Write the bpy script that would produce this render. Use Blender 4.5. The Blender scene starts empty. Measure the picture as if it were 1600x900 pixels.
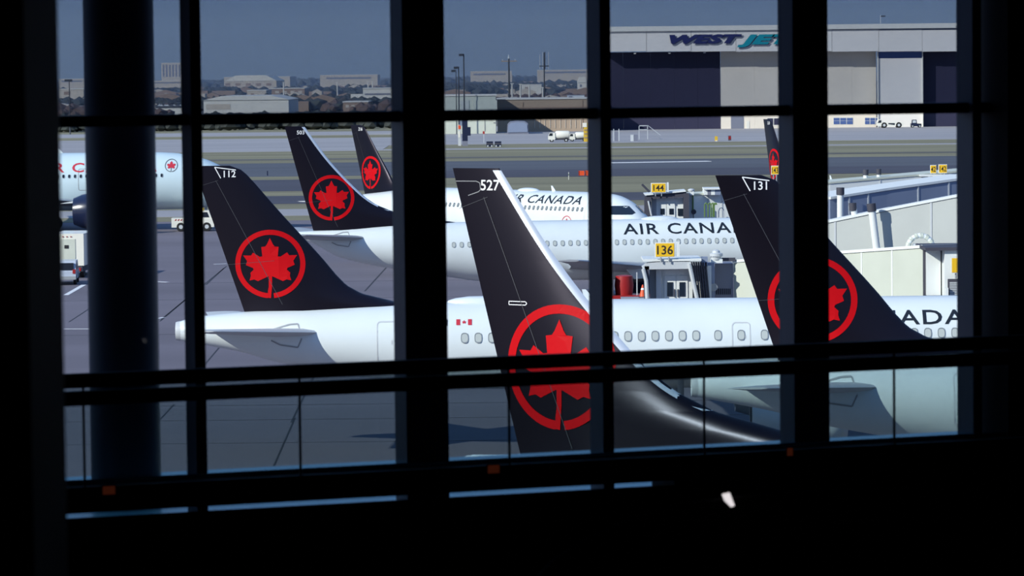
import bpy, bmesh, math, random
from mathutils import Vector, Matrix
from mathutils.geometry import tessellate_polygon
random.seed(7)
R = math.radians
SC = bpy.context.scene
C = SC.collection
# ------------------------------------------------------------------ camera, sky, sun, exposure
F = 5500.0                      # focal length in pixels of the 1600x900 frame
EYE = 15.2
PITCH = math.atan(340 / F)
ROLL = R(-0.62)
cam_d = bpy.data.cameras.new('camera'); cam = bpy.data.objects.new('camera', cam_d); C.objects.link(cam)
cam_d.sensor_width = 36; cam_d.lens = 36 * F / 1600
cam_d.clip_start = 0.1; cam_d.clip_end = 20000
RM = Matrix.Rotation(math.pi / 2 - PITCH, 3, 'X') @ Matrix.Rotation(ROLL, 3, 'Z')
cam.matrix_world = Matrix.Translation((0, 0, EYE)) @ RM.to_4x4()
cam_d.dof.use_dof = True; cam_d.dof.focus_distance = 150; cam_d.dof.aperture_fstop = 5.0
SC.camera = cam
SC.view_settings.view_transform = 'Standard'; SC.view_settings.look = 'None'
SC.view_settings.gamma = 1; SC.view_settings.use_curve_mapping = False
SC.view_settings.exposure = 0.0
SC.cycles.max_bounces = 8; SC.cycles.transparent_max_bounces = 16; SC.cycles.sample_clamp_indirect = 4
world = bpy.data.worlds.new('sky'); SC.world = world; world.use_nodes = True
nt = world.node_tree; bg = nt.nodes['Background']
tc = nt.nodes.new('ShaderNodeTexCoord'); sx = nt.nodes.new('ShaderNodeSeparateXYZ'); cr = nt.nodes.new('ShaderNodeValToRGB')
nt.links.new(tc.outputs['Generated'], sx.inputs[0]); nt.links.new(sx.outputs['Z'], cr.inputs[0]); nt.links.new(cr.outputs[0], bg.inputs[0])
e = cr.color_ramp.elements
e[0].position = 0.0; e[0].color = (0.165, 0.235, 0.37, 1)
e[1].position = 1.0; e[1].color = (0.13, 0.27, 0.62, 1)
m_ = e.new(0.12); m_.color = (0.15, 0.26, 0.47, 1)
bg.inputs[1].default_value = 1.17
sun_d = bpy.data.lights.new('sun', 'SUN'); sun = bpy.data.objects.new('sun', sun_d); C.objects.link(sun)
sun_d.energy = 5.1; sun_d.angle = R(0.6); sun_d.color = (1.0, 0.955, 0.87)
SUN_TO = Vector((1.25, 1.0, -0.85)).normalized()
sun.rotation_euler = SUN_TO.to_track_quat('-Z', 'Y').to_euler(); sun.location = (-100, -80, 120)

# ------------------------------------------------------------------ pixel helpers
def ray(px, py):
    return RM @ Vector(((px - 800) / F, (450 - py) / F, -1))
def W(px, py, d):               # world point seen at a pixel, at depth Y = d
    r = ray(px, py); return Vector((0, 0, EYE)) + r * (d / r.y)
def G(px, py, z=0.0):           # ground point seen at a pixel
    r = ray(px, py); t = (z - EYE) / r.z; return Vector((0, 0, EYE)) + r * t
# ------------------------------------------------------------------ materials
def mat(name, col, rough=0.5, metal=0.0, noise=0.0, nscale=3.0, coat=0.0, spec=0.5, emit=None, bump=0.0, stripe=None):
    m = bpy.data.materials.new(name); m.use_nodes = True
    n = m.node_tree.nodes; l = m.node_tree.links; b = n['Principled BSDF']
    b.inputs['Base Color'].default_value = (*col, 1); b.inputs['Roughness'].default_value = rough
    b.inputs['Metallic'].default_value = metal; b.inputs['Coat Weight'].default_value = coat
    b.inputs['Coat Roughness'].default_value = 0.06
    b.inputs['Specular IOR Level'].default_value = spec
    if emit: b.inputs['Emission Color'].default_value = (*emit[0], 1); b.inputs['Emission Strength'].default_value = emit[1]
    if noise or bump:
        t = n.new('ShaderNodeTexCoord'); x = n.new('ShaderNodeTexNoise'); x.inputs['Scale'].default_value = nscale
        x.inputs['Detail'].default_value = 6
        mp = n.new('ShaderNodeMapping')
        if stripe: mp.inputs['Scale'].default_value = stripe
        l.new(t.outputs['Object'], mp.inputs[0]); l.new(mp.outputs[0], x.inputs['Vector'])
        if noise:
            r_ = n.new('ShaderNodeValToRGB'); l.new(x.outputs['Fac'], r_.inputs[0])
            r_.color_ramp.elements[0].position = 0.3; r_.color_ramp.elements[1].position = 0.7
            r_.color_ramp.elements[0].color = (*[c * (1 - noise) for c in col], 1)
            r_.color_ramp.elements[1].color = (*[min(1, c * (1 + noise)) for c in col], 1)
            l.new(r_.outputs[0], b.inputs['Base Color'])
        if bump:
            bp = n.new('ShaderNodeBump'); bp.inputs['Strength'].default_value = bump; bp.inputs['Distance'].default_value = 0.05
            l.new(x.outputs['Fac'], bp.inputs['Height']); l.new(bp.outputs[0], b.inputs['Normal'])
    return m
def s2l(r, g, b):
    f = lambda c: (c / 255 / 12.92) if c / 255 <= 0.04045 else ((c / 255 + 0.055) / 1.055) ** 2.4
    return (f(r), f(g), f(b))
def glass(name, tint, stripes=None, gloss=0.03):
    m = bpy.data.materials.new(name); m.use_nodes = True
    n = m.node_tree.nodes; l = m.node_tree.links; n.clear()
    o = n.new('ShaderNodeOutputMaterial'); tr = n.new('ShaderNodeBsdfTransparent'); gl = n.new('ShaderNodeBsdfGlossy'); mx = n.new('ShaderNodeMixShader')
    gl.inputs['Roughness'].default_value = 0.02; mx.inputs[0].default_value = gloss
    tr.inputs[0].default_value = (*tint, 1)
    l.new(tr.outputs[0], mx.inputs[1]); l.new(gl.outputs[0], mx.inputs[2]); l.new(mx.outputs[0], o.inputs[0])
    if stripes:
        t = n.new('ShaderNodeTexCoord'); s = n.new('ShaderNodeSeparateXYZ'); l.new(t.outputs['Object'], s.inputs[0])
        a = n.new('ShaderNodeMath'); a.operation = 'MULTIPLY'; a.inputs[1].default_value = 2 * math.pi / stripes[0]; l.new(s.outputs['Z'], a.inputs[0])
        si = n.new('ShaderNodeMath'); si.operation = 'SINE'; l.new(a.outputs[0], si.inputs[0])
        r_ = n.new('ShaderNodeMapRange'); r_.inputs[1].default_value = -1; r_.inputs[2].default_value = 1; r_.inputs[3].default_value = 0; r_.inputs[4].default_value = 1; l.new(si.outputs[0], r_.inputs[0])
        mc = n.new('ShaderNodeMix'); mc.data_type = 'RGBA'; l.new(r_.outputs[0], mc.inputs[0])
        mc.inputs[6].default_value = (*stripes[1], 1); mc.inputs[7].default_value = (*stripes[2], 1)
        l.new(mc.outputs[2], tr.inputs[0])
    return m
M = {}
M['white'] = mat('aircraft_white', (0.72, 0.78, 0.79), 0.3, coat=0.3, noise=0.03, nscale=0.6)
M['iceblue'] = mat('ice_blue_paint', (0.60, 0.74, 0.79), 0.3, coat=0.3)
M['black'] = mat('gloss_black_paint', (0.0042, 0.0026, 0.0045), 0.31, spec=0.5)
M['black'].node_tree.nodes['Principled BSDF'].inputs['Specular Tint'].default_value = (0.72, 0.66, 0.82, 1)
M['red'] = mat('signal_red', (0.54, 0.002, 0.006), 0.55, spec=0.12)
M['darkred'] = mat('titles_red', (0.55, 0.03, 0.05), 0.45)
M['title'] = mat('titles_black', (0.012, 0.016, 0.022), 0.4)
M['silver'] = mat('polished_aluminium', (0.80, 0.83, 0.86), 0.3, metal=0.45)
M['grey'] = mat('mid_grey', (0.32, 0.34, 0.36), 0.5)
M['wgrey'] = mat('wing_grey', (0.36, 0.38, 0.41), 0.35)
M['lgrey'] = mat('light_grey', (0.55, 0.58, 0.60), 0.5)
M['pane'] = mat('cabin_pane', (0.50, 0.54, 0.52), 0.25)
M['rim'] = mat('cabin_window_rim', (0.22, 0.25, 0.27), 0.4)  # rim grey also paints the shadow edge of the window recess
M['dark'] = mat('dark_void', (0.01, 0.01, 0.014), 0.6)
M['darkglass'] = mat('dark_glass', (0.012, 0.018, 0.03), 0.08, coat=0.5)
M['navy'] = mat('navy_paint', (0.012, 0.018, 0.05), 0.25, coat=0.4)
M['rubber'] = mat('rubber', (0.012, 0.012, 0.013), 0.8)
M['line'] = mat('panel_line', (0.25, 0.25, 0.26), 0.5)
M['hair'] = mat('panel_line_dark', (0.05, 0.05, 0.06), 0.5)
M['num'] = mat('white_marking', (0.85, 0.85, 0.85), 0.5)
M['frame'] = mat('window_frame_metal', (0.13, 0.12, 0.155), 0.45, spec=0.3)
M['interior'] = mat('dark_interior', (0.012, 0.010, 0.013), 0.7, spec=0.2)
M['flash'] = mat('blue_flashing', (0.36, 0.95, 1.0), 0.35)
M['matt'] = mat('matt_black', (0.006, 0.005, 0.006), 1.0, spec=0.0)
M['column'] = mat('painted_column', (0.14, 0.15, 0.20), 0.5, spec=0.3)
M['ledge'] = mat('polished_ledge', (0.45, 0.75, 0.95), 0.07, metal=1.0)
M['cream'] = mat('cream_panel', s2l(198, 203, 190), 0.55, noise=0.04, nscale=0.7)
M['cream2'] = mat('warm_grey_panel', s2l(190, 194, 190), 0.55, noise=0.03, nscale=0.7)
M['bluegrey'] = mat('blue_grey_panel', s2l(128, 140, 164), 0.5, noise=0.05, nscale=0.6)
M['bwhite'] = mat('bridge_white', s2l(228, 232, 230), 0.5)
M['yellow'] = mat('sign_yellow', s2l(240, 190, 30), 0.5)
M['signink'] = mat('sign_ink', (0.03, 0.02, 0.012), 0.6)
M['bellows'] = mat('bellows_fabric', (0.055, 0.055, 0.075), 0.7)
M['gpipe'] = mat('green_pipe', (0.12, 0.22, 0.06), 0.5)
M['orange'] = mat('orange_paint', (0.75, 0.09, 0.02), 0.5)
M['vyellow'] = mat('yellow_paint', (0.65, 0.42, 0.03), 0.5)
M['pole'] = mat('pole_steel', (0.05, 0.06, 0.08), 0.6)
M['hangar'] = mat('hangar_cladding', s2l(236, 230, 222), 0.6, noise=0.04, nscale=0.05)
M['hangar2'] = mat('hangar_beige_cladding', s2l(228, 218, 203), 0.6, noise=0.05, nscale=0.08)
M['hangardark'] = mat('hangar_navy_door', s2l(42, 41, 68), 0.6)
M['hangarblue'] = mat('hangar_blue_band', s2l(72, 96, 150), 0.6)
M['wnavy'] = mat('sign_navy', s2l(34, 42, 96), 0.5)
M['wteal'] = mat('sign_teal', s2l(10, 150, 165), 0.5)
M['apron'] = mat('apron_concrete', (0.15, 0.134, 0.161), 0.85, noise=0.14, nscale=0.06, stripe=(0.35, 1.6, 1))
M['joint'] = mat('tar_joint', (0.03, 0.03, 0.04), 0.8)
M['grass'] = mat('dry_grass', (0.20, 0.185, 0.112), 0.95, noise=0.28, nscale=0.05, stripe=(0.25, 1.5, 1))
M['asphalt'] = mat('asphalt', (0.078, 0.084, 0.102), 0.85, noise=0.16, nscale=0.04, stripe=(0.25, 1.5, 1))
M['asphalt2'] = mat('dark_asphalt', (0.055, 0.054, 0.074), 0.85, noise=0.16, nscale=0.04, stripe=(0.25, 1.5, 1))
M['concrete'] = mat('pale_concrete', (0.32, 0.31, 0.32), 0.85, noise=0.1, nscale=0.04, stripe=(0.3, 1.5, 1))
M['land'] = mat('far_land', (0.10, 0.095, 0.085), 0.95, noise=0.35, nscale=0.012)
M['tree'] = mat('tree_foliage', (0.04, 0.048, 0.046), 0.9, noise=0.4, nscale=0.15)
M['tree2'] = mat('autumn_foliage', (0.10, 0.065, 0.055), 0.9, noise=0.35, nscale=0.15)
M['bldg'] = mat('warehouse_pale', s2l(200, 190, 175), 0.7, noise=0.05, nscale=0.05)
M['bldg2'] = mat('warehouse_brown', s2l(150, 128, 112), 0.7, noise=0.06, nscale=0.05)
M['bldg3'] = mat('warehouse_white', s2l(225, 222, 212), 0.7)
M['tanwall'] = mat('tan_cladding', s2l(172, 152, 132), 0.7, noise=0.05, nscale=0.1)
M['shed'] = mat('shed_grey', s2l(118, 122, 138), 0.6)
M['vwhite'] = mat('vehicle_white', s2l(232, 230, 218), 0.35, coat=0.3)
M['vsilver'] = mat('vehicle_silver', s2l(190, 200, 215), 0.3, coat=0.4)
M['redlamp'] = mat('tail_lamp_red', (0.34, 0.015, 0.015), 0.4)
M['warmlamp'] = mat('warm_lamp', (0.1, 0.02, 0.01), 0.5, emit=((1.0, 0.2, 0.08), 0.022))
M['coldlamp'] = mat('white_lamp', (0.8, 0.8, 0.8), 0.5, emit=((1.0, 0.93, 0.95), 0.8))
M['glass'] = glass('clear_pane', (0.93, 0.955, 0.96), gloss=0.015)
M['frit'] = glass('fritted_pane', (0.6, 0.65, 0.7), (0.0125, (0.50, 0.545, 0.61), (0.64, 0.675, 0.71)), gloss=0.015)
M['guard'] = glass('guard_glass', (0.60, 0.68, 0.685), gloss=0.02)
# ------------------------------------------------------------------ mesh helpers
class MB:
    def __init__(s): s.v = []; s.f = []; s.mi = []
    def add(s, v, f, mi=0):
        o = len(s.v); s.v += [tuple(p) for p in v]; s.f += [tuple(i + o for i in q) for q in f]; s.mi += [mi] * len(f); return s
    def box(s, x0, x1, y0, y1, z0, z1, mi=0):
        if x0 > x1: x0, x1 = x1, x0
        if y0 > y1: y0, y1 = y1, y0
        if z0 > z1: z0, z1 = z1, z0
        return s.add([(x0, y0, z0), (x1, y0, z0), (x1, y1, z0), (x0, y1, z0), (x0, y0, z1), (x1, y0, z1), (x1, y1, z1), (x0, y1, z1)],
                     [(0, 3, 2, 1), (4, 5, 6, 7), (0, 1, 5, 4), (1, 2, 6, 5), (2, 3, 7, 6), (3, 0, 4, 7)], mi)
    def tube(s, p0, p1, r0, r1=None, n=10, mi=0):
        r1 = r0 if r1 is None else r1
        p0 = Vector(p0); p1 = Vector(p1); a = (p1 - p0).normalized(); u = a.orthogonal().normalized(); w = a.cross(u)
        v = []
        for p, r in ((p0, r0), (p1, r1)):
            for i in range(n):
                t = 2 * math.pi * i / n; v.append(p + u * (r * math.cos(t)) + w * (r * math.sin(t)))
        f = [(i, (i + 1) % n, n + (i + 1) % n, n + i) for i in range(n)] + [tuple(range(n - 1, -1, -1)), tuple(range(n, 2 * n))]
        return s.add(v, f, mi)
    def path(s, pts, r, n=8, mi=0):
        for a, b in zip(pts, pts[1:]): s.tube(a, b, r, r, n, mi)
        return s
    def loft(s, rings, cap=True, mi=0, closed=True):
        n = len(rings[0]); v = [p for r_ in rings for p in r_]; f = []
        for k in range(len(rings) - 1):
            for i in range(n if closed else n - 1):
                j = (i + 1) % n; f.append((k * n + i, k * n + j, (k + 1) * n + j, (k + 1) * n + i))
        if cap: f += [tuple(range(n - 1, -1, -1)), tuple(range((len(rings) - 1) * n, len(rings) * n))]
        return s.add(v, f, mi)
    def lathe(s, prof, axis='X', c=(0, 0, 0), n=20, mi=0, cap=False):
        rings = []
        for a, r in prof:
            q = []
            for i in range(n):
                t = 2 * math.pi * i / n; u, w = r * math.cos(t), r * math.sin(t)
                q.append({'X': (c[0] + a, c[1] + u, c[2] + w), 'Y': (c[0] + w, c[1] + a, c[2] + u), 'Z': (c[0] + u, c[1] + w, c[2] + a)}[axis])
            rings.append(q)
        return s.loft(rings, cap, mi)
    def prism(s, pts, lo, hi, axis='Y', mi=0):     # 2-D outline extruded along an axis
        g = (lambda a, b, t: (a, t, b)) if axis == 'Y' else ((lambda a, b, t: (t, a, b)) if axis == 'X' else (lambda a, b, t: (a, b, t)))
        n = len(pts); v = [g(a, b, lo) for a, b in pts] + [g(a, b, hi) for a, b in pts]
        tri = tessellate_polygon([[Vector((a, b, 0)) for a, b in pts]])
        f = [(i, (i + 1) % n, n + (i + 1) % n, n + i) for i in range(n)] + [tuple(t) for t in tri] + [tuple(n + i for i in reversed(t)) for t in tri]
        return s.add(v, f, mi)
    def mesh(s, name, mats, smooth=False):
        me = bpy.data.meshes.new(name); me.from_pydata(s.v, [], s.f)
        for m in (mats if isinstance(mats, (list, tuple)) else [mats]): me.materials.append(M[m] if isinstance(m, str) else m)
        if any(s.mi): me.polygons.foreach_set('material_index', s.mi)
        b = bmesh.new(); b.from_mesh(me); bmesh.ops.recalc_face_normals(b, faces=b.faces); b.to_mesh(me); b.free()
        if smooth:
            me.polygons.foreach_set('use_smooth', [True] * len(me.polygons))
            try: me.set_sharp_from_angle(angle=R(35))
            except Exception: pass
        return me
    def build(s, name, mats, parent=None, smooth=False):
        return link(name, s.mesh(name, mats, smooth), parent)
def link(name, me, parent=None, loc=None):
    o = bpy.data.objects.new(name, me); C.objects.link(o)
    if parent: o.parent = parent
    if loc is not None: o.location = loc
    return o
def tag(o, label, cat=None, group=None, kind=None):
    o['label'] = label
    if cat: o['category'] = cat
    if group: o['group'] = group
    if kind: o['kind'] = kind
    return o
def empty(name, loc, rz=0.0, label=None, cat=None, group=None, kind=None):
    o = bpy.data.objects.new(name, None); C.objects.link(o); o.location = loc; o.rotation_euler = (0, 0, rz)
    if label: tag(o, label, cat, group, kind)
    return o
def struct(o, label=None):
    o['kind'] = 'structure'
    if label: o['label'] = label
    return o
_tcache = {}
def text2d(txt, size=1.0, bold=0.0, sp=1.0, xs=1.0, shear=0.0):
    """flat triangles of a word: verts 2-D, cap height = size, starts at x = 0; returns verts, faces, width"""
    cu = bpy.data.curves.new('t', 'FONT'); cu.body = txt; cu.size = 1.0; cu.offset = bold; cu.space_character = sp; cu.shear = shear; cu.resolution_u = 3
    ob = bpy.data.objects.new('t', cu); C.objects.link(ob)
    dg = bpy.context.evaluated_depsgraph_get(); me = ob.evaluated_get(dg).to_mesh()
    vs = [(v.co.x, v.co.y) for v in me.vertices]; fs = [tuple(p.vertices) for p in me.polygons]
    ob.evaluated_get(dg).to_mesh_clear(); bpy.data.objects.remove(ob); bpy.data.curves.remove(cu)
    x0 = min(v[0] for v in vs); x1 = max(v[0] for v in vs); y0 = min(v[1] for v in vs); y1 = max(v[1] for v in vs)
    k = size / 0.7
    return [((x - x0) * k * xs, y * k) for x, y in vs], fs, (x1 - x0) * k * xs
def decal(name, vs, fs, fn, m, parent, step=0.3, cut='xz'):
    """lay flat 2-D triangles on a curved surface: fn(x, z) -> 3-D point"""
    b = bmesh.new(); bv = [b.verts.new((x, 0, z)) for x, z in vs]
    for f in fs:
        try: b.faces.new([bv[i] for i in f])
        except ValueError: pass
    for ax, nrm in (('x', (1, 0, 0)), ('z', (0, 0, 1))):
        if ax not in cut: continue
        q = [v.co.x if ax == 'x' else v.co.z for v in b.verts]; a, z = min(q), max(q); t = a + step
        while t < z:
            bmesh.ops.bisect_plane(b, geom=b.verts[:] + b.edges[:] + b.faces[:], plane_co=(t, 0, 0) if ax == 'x' else (0, 0, t), plane_no=nrm, dist=1e-5); t += step
    bmesh.ops.remove_doubles(b, verts=b.verts[:], dist=1e-4)
    for v in b.verts: v.co = fn(v.co.x, v.co.z)
    me = bpy.data.meshes.new(name); b.to_mesh(me); b.free(); me.materials.append(M[m])
    return link(name, me, parent)
def islands(vs, fs):
    par = list(range(len(vs)))
    def fd(i):
        while par[i] != i: par[i] = par[par[i]]; i = par[i]
        return i
    key = {}
    for i, v in enumerate(vs):
        k_ = (round(v[0], 5), round(v[1], 5))
        if k_ in key: par[fd(i)] = fd(key[k_])
        else: key[k_] = i
    for f in fs:
        for j in f[1:]: par[fd(j)] = fd(f[0])
    g = {}
    for f in fs: g.setdefault(fd(f[0]), []).append(f)
    return sorted(g.values(), key=lambda q: min(vs[i][0] for f in q for i in f))
def letters(name, vs, fs, fn, m, parent, step=0.3, cut='xz'):
    for q in islands(vs, fs):
        idx = sorted({i for f in q for i in f}); mp = {i: k for k, i in enumerate(idx)}
        decal(name, [vs[i] for i in idx], [tuple(mp[i] for i in f) for f in q], fn, m, parent, step, cut)
def polyfaces(polys):
    vs = []; fs = []
    for p in polys:
        o = len(vs); vs += p; fs += [tuple(i + o for i in t) for t in tessellate_polygon([[Vector((a, b, 0)) for a, b in p]])]
    return vs, fs
def strip2d(a, b, w):
    dx, dz = b[0] - a[0], b[1] - a[1]; L = math.hypot(dx, dz); nx, nz = -dz / L * w / 2, dx / L * w / 2
    return [(a[0] + nx, a[1] + nz), (b[0] + nx, b[1] + nz), (b[0] - nx, b[1] - nz), (a[0] - nx, a[1] - nz)]
# maple-leaf roundel, unit radius
def leaf_poly():
    r_ = [(432, 85), (468, 163), (490, 194), (540, 200), (529, 322), (562, 326), (645, 272), (672, 310), (770, 308), (722, 380), (738, 432), (650, 470), (640, 492), (682, 532), (678, 572), (695, 632), (635, 618), (590, 640), (462, 580)]
    pts = [((x - 432) / 440, (420 - y) / 440) for x, y in r_]
    return pts + [(-x, y) for x, y in reversed(pts[1:])]
def roundel(ring_in=0.855):
    leaf = leaf_poly()
    a0, a1 = math.asin(0.10), 2 * math.pi - math.asin(0.075)      # angles from straight down, counter-clockwise
    outer = []; inner = []
    for i in range(61):
        t = a0 + (a1 - a0) * i / 60
        outer.append((math.sin(t), -math.cos(t))); inner.append((ring_in * math.sin(t), -ring_in * math.cos(t)))
    rings = [[outer[i], outer[i + 1], inner[i + 1], inner[i]] for i in range(60)]
    stem = [(-0.045, -0.33), (0.05, -0.33), (0.045, -0.62), (0.01, -1.0), (-0.075, -0.985), (-0.075, -0.80), (-0.05, -0.66)]
    return [leaf] + rings + [stem]
# ------------------------------------------------------------------ large structure: ground bands
def slab(name, x0, x1, y0, y1, z, m, label):
    b = MB().box(x0, x1, y0, y1, z - 0.3, z); return struct(b.build(name, m), label)
slab('ground', -2500, 2500, 30, 9000, -0.02, 'land', 'dull brown land reaching to the hazy horizon')
apron = slab('floor_apron', -400, 400, 28, 363, 0.0, 'apron', 'grey concrete apron with dark joints in front of the windows')
def gband(y0, y1, m, label, x0=-400, x1=420, z=0.03, skew=0.0):
    b = MB(); b.prism([(x0, y0 - skew * x0), (x1, y0 - skew * x1), (x1, y1 - skew * x1), (x0, y1 - skew * x0)], z - 0.3, z, 'Z')
    return b
def gb(name, y0, y1, m, label, **k): return struct(gband(y0, y1, m, label, **k).build(name, m), label)
gb('grass_verge', 363, 727, 'grass', 'dry mown grass between the apron and the hangar', z=0.02)
gb('concrete_shoulder', 374, 392, 'concrete', 'pale concrete strip nearest the parked aircraft', z=0.05)
gb('service_road', 408, 434, 'asphalt2', 'dark service road just beyond the parked aircraft', z=0.05)
gb('taxiway_link', 452, 500, 'asphalt2', 'dark taxiway stub between grass strips behind the left fins', x0=-400, x1=-12, z=0.05)
tw = gb('taxiway', 516, 592, 'asphalt', 'blue grey asphalt taxiway crossing the whole view', z=0.05)
gb('taxiway_shoulder', 500, 536, 'asphalt2', 'darker asphalt edge on the near side of the taxiway', x0=-12, x1=420, z=0.07)
gb('concrete_kerb', 680, 690, 'concrete', 'thin pale concrete edge between grass strips', z=0.05)
gb('grass_strip', 612, 622, 'land', 'brown worn track through the far grass', z=0.06)
gb('hangar_apron', 727, 960, 'concrete', 'pale concrete apron in front of the white hangar', x0=-25, x1=420, z=0.06)
gb('far_apron', 690, 815, 'concrete', 'wide pale concrete pad beyond the grass on the left', x0=-400, x1=-25, z=0.06)
gb('far_grass', 815, 1000, 'grass', 'dull grass and scrub beyond the pale pad on the left', x0=-400, x1=-25, z=0.05)
gb('perimeter_road', 850, 900, 'concrete', 'pale perimeter road in front of the far tree belt', x0=-400, x1=-25, z=0.09)
for (a, b_, w) in [((354, 416), (252, 499), .10), ((140, 482), (108, 503), .10), ((289, 469), (250, 502), .10), ((350, 419), (322, 445), .10),
                   ((272, 632), (244, 662), .08), ((461, 653), (428, 728), .08), ((620, 400), (570, 455), .12), ((345, 540), (318, 572), .09), ((492, 585), (455, 660), .08)]:
    p, q = G(*a, .0), G(*b_, .0); s2 = strip2d((p.x, p.y), (q.x, q.y), w)
    MB().prism(s2, 0.0, 0.006, 'Z').build('pavement_joint', 'joint', apron)
for yy in (691, 655, 632, 520, 466, 440):
    p = G(500, yy); MB().box(-45, 25, p.y - .05, p.y + .05, 0, 0.006).build('pavement_joint', 'joint', apron)
for (a, b_, w) in [((103, 461), (131, 445), .35), ((245, 440), (262, 441), .3), ((335, 413), (354, 412), .3), ((244, 498), (256, 496), .3), ((100, 514), (142, 514), .2)]:
    p, q = G(*a), G(*b_); MB().prism(strip2d((p.x, p.y), (q.x, q.y), w), 0.0, 0.008, 'Z').build('painted_line', 'num', apron)
for (a, b_) in [((700, 272 - 20), (0, 0))]: pass
p0, p1 = G(955, 255), G(1108, 252.5)
MB().prism(strip2d((p0.x, p0.y), (p1.x, p1.y), 3.0), 0.05, 0.09, 'Z').build('painted_line', 'num', tw)

# ------------------------------------------------------------------ the window wall we look through
WD = 27.5; WANG = R(20.5)
worg = W(657, 108, WD); worg.z = 0
wdir = Vector((math.cos(WANG), math.sin(WANG), 0)); wn = Vector((math.sin(WANG), -math.cos(WANG), 0))   # wn points into the room
def wall(px, py, v=0.0):        # wall coordinates (u, z) of a pixel on the plane v metres outside the glass line
    o = worg - wn * v; r = ray(px, py); t = (o - Vector((0, 0, EYE))).dot(wn) / r.dot(wn)
    p = Vector((0, 0, EYE)) + r * t; return (p - o).dot(wdir), p.z
def wobj(b, name, m, label=None, parent=None, smooth=False):
    o = b.build(name, m, parent, smooth)
    if not parent:
        o.location = worg; o.rotation_euler = (0, 0, WANG); struct(o, label)
    return o
U = lambda px, py=400, v=0.0: wall(px, py, v)[0]
Zp = lambda px, py, v=0.0: wall(px, py, v)[1]
ZT, ZB = 18.6, 11.0            # head of the glazing and floor of the hall
DEP = 0.23
facade = struct(empty('window_1', worg, WANG), 'dark framed curtain wall window looking over the apron'); 
cols = [('mullion', 302, 319), ('pier', 632, 698), ('mullion', 940, 957), ('pier', 1240, 1295), ('mullion', 1520, 1534), ('mullion', -45, -25)]
for nm, a, b_ in cols:
    ua, ub = U(a, 400, -DEP), U(b_, 400, -DEP)
    MB().box(ua, ub, -DEP, 0.05, ZB, ZT).build(nm, 'frame', facade)
for (a, b_) in [(187, 200 - 3)]:
    pass
# transom between the fritted upper lights and the clear lights, seen from y=181..196 at x=200
for v in (1,):
    zt, zb = Zp(450, 176, -0.1), Zp(450, 193.5, -0.1)
    MB().box(U(-45), U(1534), -0.16, 0.05, zb, zt).build('transom', 'frame', facade)
ZTR = (zt + zb) / 2
zs1, zs0 = Zp(450, 731, -0.2), Zp(450, 765, -0.2)
edges = [-35, 310, 665, 948, 1267, 1527]
for a, b_ in zip(edges, edges[1:]):
    MB().box(U(a), U(b_), -0.01, 0.01, ZTR, ZT).build('fritted_pane', 'frit', facade)
    MB().box(U(a), U(b_), -0.01, 0.01, zs1 - .3, ZTR).build('clear_pane', 'glass', facade)
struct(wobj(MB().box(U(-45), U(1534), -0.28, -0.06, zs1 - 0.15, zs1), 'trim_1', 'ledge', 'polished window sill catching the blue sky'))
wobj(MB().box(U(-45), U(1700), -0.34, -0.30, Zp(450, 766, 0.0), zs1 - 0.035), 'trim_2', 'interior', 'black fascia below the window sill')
# parapet below the glass, down to the floor, and the outside of the building
zc_ = Zp(450, 791, -1.06)                    # top of the inner casing
zk = Zp(450, 783, GV_ := -0.95)                # underside of the guard's kick beam
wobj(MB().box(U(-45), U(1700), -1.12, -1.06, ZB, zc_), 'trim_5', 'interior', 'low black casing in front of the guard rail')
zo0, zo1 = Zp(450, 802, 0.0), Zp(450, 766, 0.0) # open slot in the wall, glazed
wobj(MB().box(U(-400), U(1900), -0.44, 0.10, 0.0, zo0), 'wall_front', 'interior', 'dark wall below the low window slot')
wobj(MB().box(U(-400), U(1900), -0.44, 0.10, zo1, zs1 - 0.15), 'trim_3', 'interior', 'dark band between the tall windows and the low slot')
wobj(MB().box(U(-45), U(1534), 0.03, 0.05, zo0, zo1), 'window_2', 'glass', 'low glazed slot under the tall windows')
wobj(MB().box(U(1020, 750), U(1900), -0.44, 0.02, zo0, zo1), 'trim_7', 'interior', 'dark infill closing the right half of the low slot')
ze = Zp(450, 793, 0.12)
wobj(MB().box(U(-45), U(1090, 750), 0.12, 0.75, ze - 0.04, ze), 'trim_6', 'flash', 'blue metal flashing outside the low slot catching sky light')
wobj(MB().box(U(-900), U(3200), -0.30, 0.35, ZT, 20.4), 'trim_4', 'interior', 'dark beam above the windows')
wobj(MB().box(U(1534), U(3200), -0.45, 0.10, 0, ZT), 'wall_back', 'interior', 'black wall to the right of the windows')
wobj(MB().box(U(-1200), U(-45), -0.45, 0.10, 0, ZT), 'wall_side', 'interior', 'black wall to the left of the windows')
# vent grille with short slots below the lower ledge
gr = empty('vent_grille', worg, WANG, 'row of dim slotted vent openings under the lower polished ledge', 'grille')
zg1, zg0 = Zp(450, 796, -1.15), Zp(450, 805, -1.15)
MB().box(U(60), U(1300), -1.145, -1.12, zg0 - .03, zg1 + .02).build('backing', 'interior', gr)
M['slat'] = mat('grille_slat', (0.22, 0.2, 0.23), 0.5)
u = U(96, 815, -1.15)
sm = MB().box(0, 0.10, -0.012, 0, 0, zg1 - zg0).mesh('slat', 'slat')
while u < U(1250, 780, -1.15):
    link('slat', sm, gr, (u, -1.145, zg0)); u += 0.128
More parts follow.
